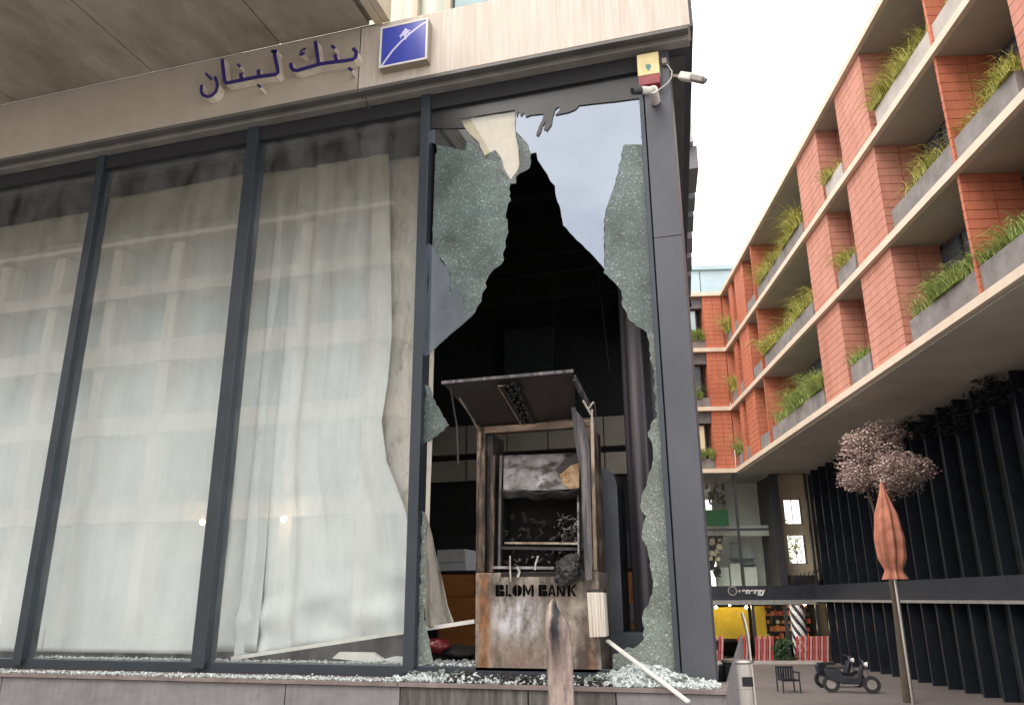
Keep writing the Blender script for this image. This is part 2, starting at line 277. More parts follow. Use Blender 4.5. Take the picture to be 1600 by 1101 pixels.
M['opp_wall'] = plain('grey_facade', (.32, .32, .31), .7, 0, .15, .5)
M['tower'] = plain('hazy_lilac_louvre', (.19, .18, .20), .7, 0, .25, .8)
M['tower_w'] = plain('pale_concrete', (.55, .52, .52), .7)
M['gap'] = plain('shadow_gap', (.015, .016, .02), .7)

# ------------------------------------------------------------------ builders
MW = {}
def props(o, label=None, cat=None, group=None, kind=None):
    if label: o['label'] = label
    if cat: o['category'] = cat
    if group: o['group'] = group
    if kind: o['kind'] = kind
    return o
def thing(name, label, cat, loc=(0, 0, 0), rot=0, group=None):
    o = bpy.data.objects.new(name, None); COL.objects.link(o); o.empty_display_size = .1
    o.location = loc; o.rotation_euler = (0, 0, rot)
    MW[o.name] = Matrix.Translation(Vector(loc)) @ Matrix.Rotation(rot, 4, 'Z')
    return props(o, label, cat, group)
class MB:
    def __init__(s): s.v = []; s.f = []; s.m = []
    def add(s, vs, fs, mi=0):
        k = len(s.v); s.v += [Vector(p) for p in vs]; s.f += [tuple(i + k for i in f) for f in fs]; s.m += [mi] * len(fs); return s
    def box(s, x0, x1, y0, y1, z0, z1, mi=0):
        return s.add([(x0, y0, z0), (x1, y0, z0), (x1, y1, z0), (x0, y1, z0), (x0, y0, z1), (x1, y0, z1), (x1, y1, z1), (x0, y1, z1)],
                     [(0, 3, 2, 1), (4, 5, 6, 7), (0, 1, 5, 4), (1, 2, 6, 5), (2, 3, 7, 6), (3, 0, 4, 7)], mi)
    def obox(s, c, ax, ay, az_, mi=0):   # oriented box: centre and three half-axes
        c, ax, ay, az_ = map(Vector, (c, ax, ay, az_))
        vs = [c + ax * i + ay * j + az_ * k for k in (-1, 1) for i, j in ((-1, -1), (1, -1), (1, 1), (-1, 1))]
        return s.add(vs, [(0, 3, 2, 1), (4, 5, 6, 7), (0, 1, 5, 4), (1, 2, 6, 5), (2, 3, 7, 6), (3, 0, 4, 7)], mi)
    def prism(s, pts, y0, y1, mi=0, side=None, axis='y'):  # polygon in xz extruded along y (or in xy along z)
        n = len(pts); A = [(a, y0, b) if axis == 'y' else (a, b, y0) for a, b in pts]; B = [(a, y1, b) if axis == 'y' else (a, b, y1) for a, b in pts]
        k = len(s.v); s.v += [Vector(p) for p in A + B]
        s.f += [tuple(range(k, k + n)), tuple(range(k + 2 * n - 1, k + n - 1, -1))]; s.m += [mi, mi]
        for i in range(n):
            j = (i + 1) % n; s.f.append((k + i, k + n + i, k + n + j, k + j)); s.m.append(mi if side is None else side)
        return s
    def bar(s, a, b, w, h=None, mi=0, upv=(0, 0, 1)):
        a, b = Vector(a), Vector(b); d = b - a; L = d.length; d.normalize(); u = Vector(upv)
        if abs(d.dot(u)) > .95: u = Vector((0, 1, 0))
        x = d.cross(u).normalized(); z = x.cross(d); return s.obox((a + b) / 2, d * L / 2, x * w / 2, z * (h or w) / 2, mi)
    def tube(s, pts, r, n=10, mi=0, cap=True):
        pts = [Vector(p) for p in pts]; rs = r if isinstance(r, (list, tuple)) else [r] * len(pts); k0 = len(s.v); prev = None
        for i, p in enumerate(pts):
            d = (pts[min(i + 1, len(pts) - 1)] - pts[max(i - 1, 0)]).normalized()
            if prev is None: x = d.orthogonal().normalized()
            else: x = (prev - d * prev.dot(d)).normalized()
            prev = x; y = d.cross(x)
            for j in range(n):
                a = 2 * math.pi * j / n; s.v.append(p + (x * math.cos(a) + y * math.sin(a)) * rs[i])
        for i in range(len(pts) - 1):
            for j in range(n):
                a = k0 + i * n + j; b = k0 + i * n + (j + 1) % n; s.f.append((a, b, b + n, a + n)); s.m.append(mi)
        if cap:
            s.f.append(tuple(k0 + j for j in reversed(range(n)))); s.f.append(tuple(k0 + (len(pts) - 1) * n + j for j in range(n))); s.m += [mi, mi]
        return s
    def grid(s, fn, nu, nv, mi=0):
        k = len(s.v)
        for j in range(nv + 1):
            for i in range(nu + 1): s.v.append(Vector(fn(i / nu, j / nv)))
        for j in range(nv):
            for i in range(nu):
                a = k + j * (nu + 1) + i; s.f.append((a, a + 1, a + nu + 2, a + nu + 1)); s.m.append(mi)
        return s
    def build(s, name, mats, parent=None, loc=None, world=True, smooth=False, bevel=0, label=None, kind=None, fix=True):
        me = bpy.data.meshes.new(name); o = bpy.data.objects.new(name, me); COL.objects.link(o)
        P = MW.get(parent.name, Matrix()) if parent else Matrix()
        if parent: o.parent = parent
        W = P.copy()
        if loc is not None and parent is None: o.location = loc; W = Matrix.Translation(Vector(loc))
        vs = s.v
        if world: inv = W.inverted(); vs = [inv @ v for v in s.v]
        me.from_pydata([tuple(v) for v in vs], [], s.f); MW[o.name] = W
        for m in (mats if isinstance(mats, (list, tuple)) else [mats]): me.materials.append(m if not isinstance(m, str) else M[m])
        me.polygons.foreach_set('material_index', s.m)
        if fix:
            bm = bmesh.new(); bm.from_mesh(me); bmesh.ops.recalc_face_normals(bm, faces=bm.faces); bm.to_mesh(me); bm.free()
        if smooth: me.polygons.foreach_set('use_smooth', [True] * len(me.polygons)); me.set_sharp_from_angle(angle=R(45))
        if bevel:
            b = o.modifiers.new('bevel', 'BEVEL'); b.width = bevel; b.segments = 2; b.limit_method = 'ANGLE'
        me.update()
        if label: o['label'] = label
        if kind: o['kind'] = kind
        return o
def box(name, x0, x1, y0, y1, z0, z1, mat, parent=None, **k): return MB().box(x0, x1, y0, y1, z0, z1).build(name, mat, parent, **k)
def dupe(src, parent, offset=None):
    c = src.copy(); COL.objects.link(c); c.parent = parent
    if offset is not None: c.location = Vector(offset)
    MW[c.name] = MW.get(src.name, Matrix()); return c
def jag(pts, step=.045, amp=.009, seed=0, keep=()):
    """crumbly outline: resample each edge and shake the new points; edges listed in keep stay straight"""
    r = random.Random(seed); out = []
    for i, a in enumerate(pts):
        b = pts[(i + 1) % len(pts)]; L = math.dist(a, b); out.append(a)
        if i in keep: continue
        n = int(L / step)
        for k in range(1, n):
            t = k / n; nx, nz = -(b[1] - a[1]) / L, (b[0] - a[0]) / L; q = r.uniform(-amp, amp)
            out.append((a[0] + (b[0] - a[0]) * t + nx * q, a[1] + (b[1] - a[1]) * t + nz * q))
    return out

# ================================================================== SETTING
LZ = 1.128        # top of the stone ledge
PZ = EYE - 3.0    # lower plaza level
GN = props(box('pavement', -60, 12, -60, 3.0, -.3, 0, 'paving', loc=(0, 0, 0)), kind='structure')
PL = props(box('plaza', -80, 90, 3.0, 160, PZ - .3, PZ, 'plaza', loc=(0, 0, 0)), kind='structure')
props(MB().box(-400, 400, -400, -60.01, -.35, -.05).box(-400, 400, 160.01, 600, PZ - .35, PZ - .05).box(-400, -80.01, -60, 160, PZ - .6, -.08).box(90.01, 400, -60, 160, PZ - .6, PZ - .05).build('ground', 'paving', loc=(0, 0, 0)), kind='structure')

# ------------------------------------------------------------------ bank building
bank = thing('bank_building', 'bank ground floor with smashed corner window, grey mullions and cream stone fascia', 'building', (-2.4, 0, 0))
XL = -12.0
# stone base
xs = [XL, -9.6, -7.6, -5.65, -3.16, -2.30, -1.42, -.86, -.22]
st0 = None
for i in range(len(xs) - 1):
    mat = 'stone_soot' if i in (5, 6) else 'stone'
    o = box('stone_panel', xs[i] + .004, xs[i + 1] - .004, -.362 - rnd.uniform(0, .003), -.33, .02, LZ - .032, mat, bank, bevel=.002)
box('base_core', XL, -.225, -.329, .02, .0, LZ - .03, 'gap', bank)
MB().box(-.2245, -.20, -.36, 8, .0, LZ - .034).build('stone_return', 'stone', bank)
lx = [XL, -8.2, -5.1, -2.31, -.19]
for i in range(4): box('ledge_slab', lx[i] + .002, lx[i + 1] - .002, -.385, .10, LZ - .028, LZ, 'ledge', bank, bevel=.003)
# window framing
box('bottom_rail', XL, -.46, -.03, .06, LZ + .001, LZ + .075, 'frame', bank, bevel=.003)
MB().box(XL, -.46, -.045, .03, 5.76, 5.925).box(XL, -.46, .03, .10, 5.70, 5.93).build('head_rail', 'gap', bank)
def mullion(x, wdt=.085):
    m = MB(); m.box(x - wdt / 2, x + wdt / 2, -.07, .08, LZ + .03, 5.93); m.build('mullion', 'frame', bank, bevel=.004)
mullion(-4.115, .12); mullion(-2.375, .085); mullion(-5.855); mullion(-7.595); mullion(-9.335)
MB().box(-.52, -.485, -.05, .12, LZ, 5.93).build('jamb', 'frame', bank, bevel=.003)
MB().box(-.485, -.475, 0, .1, LZ, 5.93).build('jamb_gap', 'gap', bank)
for z0, z1 in ((LZ, 4.25), (4.253, 5.945)):
    MB().box(-.475, -.265, -.06, .30, z0, z1).build('column_panel', 'column', bank, bevel=.004)
# solid side of the building, running back from the corner
sdir = Vector((-math.sin(R(4.9)), math.cos(R(4.9)), 0)); snr = Vector((sdir.y, -sdir.x, 0))
def sidebox(name, t0, t1, o0, o1, z0, z1, mat, parent=bank):
    a = Vector((-.27, .05, 0)); p = [a + sdir * t + snr * o for t, o in ((t0, o0), (t1, o0), (t1, o1), (t0, o1))]
    return MB().prism([(q.x, q.y) for q in p], z0, z1, axis='z').build(name, mat, parent)
sidebox('side_wall', .26, 3.0, -.30, -.02, 0, 5.93, 'frame'); sidebox('side_wall', 5.8, 16, -.30, -.02, 0, 5.93, 'frame')
sidebox('side_wall', 3.0, 5.8, -.30, -.02, 0, 1.3, 'frame'); sidebox('side_wall', 3.0, 5.8, -.30, -.02, 5.3, 5.93, 'frame'); sidebox('added_side_window', 3.0, 5.8, -.16, -.15, 1.3, 5.3, 'glass')  # unseen window added to let daylight onto the back wall panels
for t_ in (3.9, 4.85): sidebox('added_side_mullion', t_, t_ + .06, -.2, -.1, 1.3, 5.3, 'frame')
# fascia and its underside
MB().prism([(XL, 5.955), (-7.6, 5.955), (-7.6, 6.605), (XL, 6.605)], -.25, -.05).build('fascia_panel', 'fascia_l', bank, bevel=.004)
MB().prism([(-7.594, 5.955), (-2.955, 5.955), (-2.955, 6.60), (-2.95, 6.60), (-2.95, 6.605), (-7.594, 6.605)], -.25, -.05).build('fascia_panel', 'fascia_l', bank, bevel=.004)
MB().prism([(-2.945, 5.955), (-.072, 5.955), (-.072, 6.60), (-2.945, 6.60)], -.25, -.05).build('fascia_panel', 'fascia', bank, bevel=.004)
MB().box(XL, -.075, -.049, .02, 5.97, 6.6).build('fascia_core', 'trim_dk', bank)
for a, b in ((XL, -2.952), (-2.948, -.09)):
    MB().box(a, b, -.247, -.205, 5.925, 5.954).build('fascia_lip', 'trim_dk', bank, bevel=.003)
    MB().box(a, b, -.204, -.145, 5.948, 5.969).build('fascia_lip', 'trim_dk', bank)
    MB().box(a, b, -.144, -.046, 5.905, 5.953).build('fascia_lip', 'trim', bank, bevel=.004)
# side fascia and its soffit (dark metal)
sidebox('side_fascia', -.29, 16, .14, .20, 5.956, 6.95, 'column')
sidebox('side_soffit', .05, 16, -.02, .139, 5.93, 5.953, 'trim_dk')
MB().box(XL, -2.80, -.2495, -.10, 6.6055, 6.612).build('slab_bedding', 'trim_dk', bank)
box('corner_soffit', -.475, -.09, -.045, .30, 5.95, 5.968, 'column', bank)
# cracked joint in the fascia
MB().prism([xz(*p, -.262) for p in ((569, 146), (571, 146), (572, 156), (577, 165), (579, 172), (576, 171), (571, 160))], -.252, -.2505).build('crack', 'gap', bank)
MB().prism([(-2.955, 5.955), (-2.945, 5.955), (-2.945, 6.56), (-2.955, 6.56)], -.243, -.20).build('joint', 'gap', bank)
# projecting concrete slab above the left bays
sy = -.252
outl = [(XL, sy), (-2.73, sy), (-2.74, -4.3), (-4.02, -4.3), (-4.02, -2.78), (XL, -2.78)]
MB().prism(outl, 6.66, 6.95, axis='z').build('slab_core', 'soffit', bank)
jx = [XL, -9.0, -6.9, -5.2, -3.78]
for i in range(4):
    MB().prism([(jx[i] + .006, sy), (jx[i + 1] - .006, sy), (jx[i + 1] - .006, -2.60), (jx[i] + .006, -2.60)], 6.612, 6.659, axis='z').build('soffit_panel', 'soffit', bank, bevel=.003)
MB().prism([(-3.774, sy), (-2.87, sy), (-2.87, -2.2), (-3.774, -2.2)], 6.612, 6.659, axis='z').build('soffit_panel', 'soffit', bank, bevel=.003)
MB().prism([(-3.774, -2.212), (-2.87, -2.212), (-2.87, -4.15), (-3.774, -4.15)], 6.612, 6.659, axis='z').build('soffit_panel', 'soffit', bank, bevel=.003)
# cream edge strip under the slab's rim
MB().prism([(-2.80, sy), (-2.735, sy), (-2.735, -4.29), (-4.01, -4.29), (-4.01, -2.775), (XL, -2.775), (XL, -2.63), (-3.86, -2.63), (-3.86, -4.17), (-2.80, -4.17)], 6.585, 6.659, axis='z').build('slab_edge_strip', 'lip', bank, bevel=.004)
MB().prism([(-2.729, sy), (-2.66, sy), (-2.66, -4.3), (-2.729, -4.3)], 6.60, 7.0, axis='z').build('slab_rim', 'lip', bank)
# upper storey
box('upper_wall', XL, -.35, .30, .5, 6.6, 10.0, 'opp_wall', bank)
for x in (-2.65, -2.31): MB().box(x, x + .045, .20, .26, 6.6, 9.6).build('upper_mullion', 'lip', bank)
box('upper_window', -4.6, -2.35, .262, .292, 6.6, 9.6, 'grass_g', bank) if False else None
uw = MB().box(-4.6, -2.31, .262, .292, 6.6, 9.6).build('upper_window', plain('pale_green_blind', (.45, .50, .40), .3, 0, .35, 1.2, 0, mapping=(8, 1, .6)), bank)
MB().box(-2.265, -.5, .262, .292, 6.6, 9.6).build('upper_window', plain('teal_window', (.07, .14, .15), .15, .2, .3, 1.2, 0, mapping=(5, 1, .6)), bank)
# far part of the same side: louvre bays that stand out beyond the fascia
pl_ = [(1091.5, 262), (1087.5, 301), (1086.5, 309), (1085, 330), (1084, 338), (1083, 362), (1082, 372), (1082, 395), (1081, 402), (1081, 424), (1080, 430), (1079.5, 462)]
for i in range(0, len(pl_), 2):
    a = atz(*pl_[i], 9.0); b = atz(*pl_[i + 1], 9.0)
    MB().prism([(a.x, a.y), (b.x, b.y), (b.x - .5, b.y), (a.x - .5, a.y)], 9.0, 9.05 + .4, axis='z').build('louvre_bay', 'tower', bank)
a = atz(1088, 256, 9.0); b = atz(1079.5, 462, 9.0)
MB().prism([(a.x - .02, a.y), (b.x - .02, b.y), (b.x - .4, b.y), (a.x - .4, a.y)], 9.46, 10.2, axis='z').build('louvre_beam', 'tower_w', bank)

# interior room
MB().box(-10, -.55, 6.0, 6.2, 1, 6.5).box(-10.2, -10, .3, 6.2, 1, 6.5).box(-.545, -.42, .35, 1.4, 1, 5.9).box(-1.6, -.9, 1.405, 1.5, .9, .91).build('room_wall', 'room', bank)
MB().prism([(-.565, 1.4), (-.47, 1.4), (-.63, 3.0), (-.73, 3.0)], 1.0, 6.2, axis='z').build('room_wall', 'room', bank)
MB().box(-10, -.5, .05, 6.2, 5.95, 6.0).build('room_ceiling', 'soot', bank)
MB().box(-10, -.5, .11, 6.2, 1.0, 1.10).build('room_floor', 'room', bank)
for k in range(7): MB().bar((-4.5, .9 + k * .7, 5.75 - .05 * (k % 3)), (-.9, .95 + k * .7, 5.78 - .09 * (k % 2)), .05, .06).build('ceiling_batten', 'batten', bank)
for k, (xa_, xb_) in enumerate(((-2.4, -2.2), (-1.9, -1.95), (-1.5, -1.38))): MB().tube([(xa_, 2.5 + k * .4, 5.8), ((xa_ + xb_) / 2, 2.45 + k * .4, 5.2), (xb_, 2.5 + k * .4, 4.6 - .2 * k)], .008, 6).build('hanging_wire', 'batten', bank)
for z0, z1 in ((3.80, 4.24), (3.38, 3.70)):
    x0 = -7.0
    for k, x1 in enumerate((-5.3, -4.05, -3.4, -2.75, -1.9, -.8)):
        MB().box(x0 + .01, x1 - .01, 5.85 + .01 * (k % 2), 5.98, z0, z1).build('wall_panel', 'roomband', bank)
        x0 = x1
MB().box(-3.45, -2.67, 5.9, 5.97, 4.6, 5.76).build('wall_panel', plain('dim_panel', (.03, .034, .038), .6), bank)
MB().box(-7, -1, 5.9, 5.96, 2.0, 3.36).build('wall_panel', 'soot', bank)
for k in range(5): MB().box(-5.2 + k * .75, -4.6 + k * .75, 5.7, 5.89, 1.9, 2.55).build('cupboard_door', 'room', bank)
# blackened interior column
m = MB()
def colf(u_, v_):
    a = u_ * 2 * math.pi; r = .155 + .007 * math.cos(a * 9); return (-.70 + r * math.cos(a), .62 + r * math.sin(a), 1.1 + 4.83 * v_)
m.grid(colf, 96, 30).build('interior_column', layered('sooty_lilac_cladding', [(.3, (.035, .033, .042)), (.55, (.075, .07, .085)), (.8, (.17, .15, .145))], 1.0, (9, 9, .35), rough=.4, metal=.3, bump=.05), bank, smooth=True)

# glass: left bays
for x0, x1, lab in ((-12, -9.37, 0), (-9.3, -7.63, 0), (-7.56, -5.89, 0), (-5.82, -4.175, 0), (-4.055, -2.418, 0)):
    box('window_pane', x0, x1, .0, .010, LZ + .07, 5.77, 'glass', bank)
# glass: broken corner pane, piece by piece
GX0, GX1 = -2.332, -.52
def shard(pts, mat, seed, y0=.0, th=.010, step=.05, amp=.010, keep=(), label=None):
    P = [xz(*p) for p in pts]; P = [(min(max(a, GX0), GX1), min(max(b, LZ + .07), 5.77)) for a, b in P]
    Q = [p for i, p in enumerate(P) if math.dist(p, P[i - 1]) > 1e-4]
    area = sum(a[0] * b[1] - b[0] * a[1] for a, b in zip(Q, Q[1:] + Q[:1])); Q = jag(Q, step, amp, seed, keep)
    if area < 0: Q = Q[::-1]
    return MB().prism(Q, y0, y0 + th, 0, 1).build('glass_shard', [mat, 'edge_crumb'], bank, label=label, fix=False)
holeL = [(828, 240), (827, 262), (812, 270), (806, 275), (806, 286), (797, 300), (798, 312), (793, 318), (791, 330), (789, 338), (793, 350), (794, 362), (790, 372), (790, 385), (785, 395), (787, 405), (783, 412), (763, 430), (758, 441), (760, 448), (753, 457), (751, 471), (742, 487)]
S1 = [(682, 226), (700, 229), (727, 236), (729, 222), (747, 225), (752, 242), (761, 250), (765, 241), (774, 236), (782, 250), (785, 267), (797, 287)] + holeL[5:] + [(732, 490), (720, 490), (724, 463), (714, 450), (702, 460), (706, 441), (701, 422), (684, 398), (680, 387), (676, 380)]
shard(S1, 'crack_g', 1, step=.03, amp=.012, label='crazed green sheet of glass hanging on the left')
shard([(670, 380), (680, 387), (684, 398), (701, 422), (706, 441), (702, 460), (714, 450), (724, 463), (720, 490), (732, 490), (742, 487), (728, 501), (709, 517), (684, 539), (675, 548), (665, 556)], 'mirror', 2, amp=.006, label='clear piece of glass mirroring the sky, lower left')
shard([(670, 203), (700, 202), (727, 201), (747, 225), (729, 222), (727, 236), (700, 229), (682, 226), (670, 223)], 'mirror', 3, amp=.004)
shard([(806, 205), (818, 218), (825, 225), (829, 240), (827, 262), (812, 270), (809, 272), (812, 255), (811, 230)], 'crack_g', 4, step=.03)
TOP = [(668, 203), (700, 202), (727, 201), (722, 192), (719, 187), (760, 180), (805, 173), (808, 184), (811, 175), (814, 183), (819, 177), (822, 184), (830, 181), (850, 179), (848, 188), (843, 198), (838, 212), (841, 214), (845, 208), (848, 198), (854, 190), (850, 203), (855, 206), (862, 196), (864, 184), (868, 172), (873, 168), (876, 172), (868, 181), (888, 177), (900, 172), (905, 166), (930, 163), (960, 160), (1010, 153)]
P = [xz(*p) for p in TOP]; P = [(min(max(a, GX0), GX1), b) for a, b in P]
MB().prism(P + [(GX1, 5.77), (GX0, 5.77)], -.012, -.003).build('dark_top_strip', 'dark_glass', bank)  # dark strip with a jagged lower edge along the top of the pane
RIGHTX = 1016
holeR = [(828, 240), (838, 238), (840, 250), (848, 262), (855, 272), (860, 283), (867, 290), (868, 303), (871, 315), (876, 328), (879, 345), (880, 352), (895, 368), (915, 388), (930, 403), (945, 421)]
S6 = [(806, 168), (900, 160), (1010, 148), (1005, 226), (975, 226), (962, 285), (946, 330), (944, 350), (944, 400), (945, 421)] + holeR[::-1][1:] + [(829, 240), (825, 225), (818, 218), (806, 205)]
shard(S6, 'mirror', 6, amp=.004, step=.04, label='large clear sheet of glass mirroring the cloudy sky')
S4 = [(719, 187), (760, 178), (806, 168), (806, 205), (811, 230), (812, 255), (809, 272), (812, 270), (806, 275), (806, 286), (797, 287), (785, 267), (782, 250), (774, 236), (765, 241), (761, 250), (752, 242), (747, 225), (727, 203)]
shard(S4, 'glass', 7, amp=.004, label='clear piece of glass over a cream scrap at the top')
S7 = [(975, 226), (1005, 226), (1024, 520), (1011, 520), (1001, 512), (984, 501), (973, 479), (971, 454), (960, 441), (943, 426), (945, 421), (944, 400), (944, 350), (946, 330), (962, 285)]
shard(S7, 'crack_g', 8, step=.03, amp=.008, keep=(0, 1))
S8 = [(1011, 520), (1024, 520), (1060, 1060), (958, 1060), (957, 1022), (974, 1014), (996, 1008), (1007, 998), (1003, 964), (1006, 952), (1014, 943), (1021, 909), (1013, 868), (1003, 834), (1006, 815), (1010, 806), (1000, 791), (1005, 767), (1018, 731), (1020, 701), (1012, 675), (1027, 646), (1024, 640), (1022, 602), (1020, 574), (1014, 547)]
shard(S8, 'crack_l', 9, step=.03, amp=.010, keep=(0, 1, 2), label='long crazed pale strip of glass down the right jamb')
shard([(660, 600), (672, 605), (680, 631), (690, 645), (701, 664), (687, 675), (676, 683), (672, 690), (660, 692)], 'crack_g', 10, step=.025)
shard([(655, 798), (664, 800), (665, 880), (662, 960), (671, 1000), (675, 1036), (650, 1042)], 'crack_l', 11, step=.03)
# cream scrap behind the top piece; its colour stands in for a reflection
scr = [xz(*p, .03) for p in ((721, 188), (760, 182), (804, 175), (805, 205), (810, 235), (811, 262), (798, 280), (787, 262), (783, 246), (774, 234), (764, 239), (757, 243), (748, 222), (728, 203))]
props(MB().prism(jag(scr, .05, .006, 3), .03, .036).build('reflection_scrap', 'scrap', loc=(at(770, 230, .03))), 'torn cream scrap standing in for a reflection at the top of the broken pane', 'reflection scrap')

# ------------------------------------------------------------------ blinds
def sheet(name, mat, x0, x1, z0f, z1, ybase, label, cat, group, folds=9, amp=.035, nu=90, nv=110, seed=0, x1f=None, x0f=None, crumple=0):
    r = random.Random(seed); ph = [(r.uniform(0, 6.28), r.uniform(.6, 1.4)) for _ in range(4)]
    def fn(u_, v_):
        xa = x0f(v_) if x0f else x0; xb = x1f(v_) if x1f else x1
        x = xa + (xb - xa) * u_; zb = z0f(x); z = z1 + (zb - z1) * v_
        k = sum(math.sin(u_ * folds * p[1] * 2 + p[0] + .5 * v_) for p in ph) / 4
        y = ybase + amp * (k - .45 * abs(math.sin(u_ * folds * 1.3 + ph[0][0] + .4 * v_))) * (.35 + .65 * v_) + .03 * noise.noise(Vector((x * 1.5, seed, z * 1.2)))
        if crumple: y += crumple * max(0, v_ - .84) * 6 * (noise.noise(Vector((x * 1.6 + z * 2.2, 1 + seed, z * 4.5 - x * 1.2))) * 1.6 + .25 * noise.noise(Vector((x * 5, seed, z * 7))))
        return (x, max(y, .04), z)
    o = MB().grid(fn, nu, nv).build(name, mat, loc=((x0 + x1) / 2, ybase, z0f((x0 + x1) / 2)), smooth=True, fix=False)
    sm = o.modifiers.new('solid', 'SOLIDIFY'); sm.thickness = .003
    return props(o, label, cat, group)
BG = 'roller blinds behind the bank windows'
lin = lambda a, b: (lambda x: a[1] + (b[1] - a[1]) * (x - a[0]) / (b[0] - a[0]))
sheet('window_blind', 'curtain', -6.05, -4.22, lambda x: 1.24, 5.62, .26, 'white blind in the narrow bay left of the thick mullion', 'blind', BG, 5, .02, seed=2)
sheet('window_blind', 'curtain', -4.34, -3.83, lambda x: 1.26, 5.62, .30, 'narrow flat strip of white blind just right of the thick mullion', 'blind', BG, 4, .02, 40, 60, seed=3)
bm_ = lin(xz(365, 1027, .22), xz(645, 985, .22))
def rightedge(v_):
    pts = [(0, 603), (.2, 604), (.42, 606), (.52, 600), (.60, 590), (.68, 597), (.78, 628), (.86, 640), (1, 642)]
    for (a, p), (b, q) in zip(pts, pts[1:]):
        if v_ <= b: px = p + (q - p) * (v_ - a) / (b - a); break
    py = 220 + 770 * v_; return at(px, py, .24).x
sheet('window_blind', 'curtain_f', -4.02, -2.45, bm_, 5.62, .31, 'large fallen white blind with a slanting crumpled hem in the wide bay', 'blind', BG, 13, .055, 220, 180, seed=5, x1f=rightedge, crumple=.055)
sheet('window_blind', 'curtain_s', -3.0, -2.43, lambda x: 1.75, 5.62, .42, 'brown soot-stained blind hanging beside the thin mullion', 'blind', BG, 6, .035, 60, 120, seed=8)
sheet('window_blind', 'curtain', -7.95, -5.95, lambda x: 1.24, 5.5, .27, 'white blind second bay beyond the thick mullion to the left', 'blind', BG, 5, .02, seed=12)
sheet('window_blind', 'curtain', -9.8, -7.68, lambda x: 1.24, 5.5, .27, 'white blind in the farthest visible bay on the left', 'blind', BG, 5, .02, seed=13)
# fallen bottom rail, passing behind the thin mullion
a, b = at(362, 1028, .18), at(742, 970, .16)
props(MB().bar(a, b, .02, .028).build('blind_rail', 'white', loc=a), 'long white blind rail lying askew from the left bay to the cash machine', 'rail')
# burnt lower end of the stained blind in the broken bay
tri = [(663, 806), (670, 812), (680, 850), (692, 905), (706, 945), (712, 972), (690, 976), (662, 983), (660, 900)]
P = [at(*p, .20) for p in tri]
m = MB(); m.v = []; c = at(676, 930, .28)
def tf(u_, v_):
    L = [(664, 800), (661, 850), (661, 900), (661, 950), (662, 983)]; Rr = [(668, 806), (678, 850), (691, 900), (702, 945), (713, 971)]
    k = min(int(v_ * 4), 3); f = v_ * 4 - k; l = (L[k][0] + (L[k + 1][0] - L[k][0]) * f, L[k][1] + (L[k + 1][1] - L[k][1]) * f); r_ = (Rr[k][0] + (Rr[k + 1][0] - Rr[k][0]) * f, Rr[k][1] + (Rr[k + 1][1] - Rr[k][1]) * f)
    p = at(l[0] + (r_[0] - l[0]) * u_, l[1] + (r_[1] - l[1]) * u_, .2); p.y += .05 * math.sin(u_ * 9 + v_ * 2) * v_ + .02 * noise.noise(p * 6); return p
o = MB().grid(tf, 24, 40).build('blind_remnant', fabric_mat('scorched_fabric', (.55, .52, .46), .2, (.03, .022, .015), .48, .66), loc=at(680, 983, .2), smooth=True, fix=False)
o.modifiers.new('solid', 'SOLIDIFY').thickness = .003; props(o, 'scorched triangular blind remnant hanging right of the thin mullion', 'blind')
# papers / fallen sheets lying at the bottom of the wide bay
def slabpoly(name, px, y, th, mat, label, cat):
    P = [at(*p, y) for p in px]; o = MB().prism([(q.x, q.z) for q in P], y, y + th).build(name, mat, loc=P[0]); return props(o, label, cat)
slabpoly('ceiling_board', [(519, 1028), (530, 1018), (582, 1019), (592, 1026), (600, 1031), (585, 1036), (560, 1032)], .12, .05, 'white', 'broken white board piece lying on the window rail', 'debris')
slabpoly('ceiling_board', [(596, 1030), (615, 1025), (632, 1026), (633, 1034), (612, 1035)], .14, .05, 'cabin', 'small pale board scrap against the thin mullion foot', 'debris')

# ------------------------------------------------------------------ cash machine
atm = thing('cash_machine', 'burnt-out cash machine with bent canopy standing in the broken window', 'cash machine', (-1.45, 0, LZ))
X0, X1 = -1.89, -1.005
fy = -.03
# cabinet front
MB().box(X0, X1, fy, .45, 1.175, 1.83).build('cabinet', 'cab', atm, bevel=.006)
MB().box(X0 + .03, X1 - .03, fy + .03, .4, LZ + .002, 1.174).build('plinth', 'soot', atm)
# frame posts, lintel
MB().box(X0, -1.822, fy + .002, .30, 1.831, 2.87).build('post', 'rust', atm, bevel=.004)
MB().box(-1.82, -1.775, fy + .05, .30, 1.831, 2.84).build('post', 'char', atm)
MB().box(-1.07, X1, fy + .002, .30, 1.831, 2.84).build('post', 'rust', atm, bevel=.004)
MB().box(-1.12, -1.072, fy + .04, .30, 1.831, 2.84).build('post', 'char', atm)
MB().box(-1.83, -1.02, fy - .001, .05, 2.842, 2.895).build('lintel', 'lintel_b', atm, bevel=.004)
# inner steel frame
MB().bar(at(772, 712, 0), at(769, 893, -.01), .028, .05).build('inner_post', 'rust', atm)
MB().bar(at(784, 712, .03), at(781, 885, .01), .018, .05).build('inner_post', 'char_strip', atm)
MB().bar(at(904, 770, .0), at(905, 890, -.01), .012, .05).build('inner_post', 'ash', atm)
MB().bar(at(770, 886, -.02), at(866, 887, -.02), .03, .018).build('inner_rail', 'ash', atm)
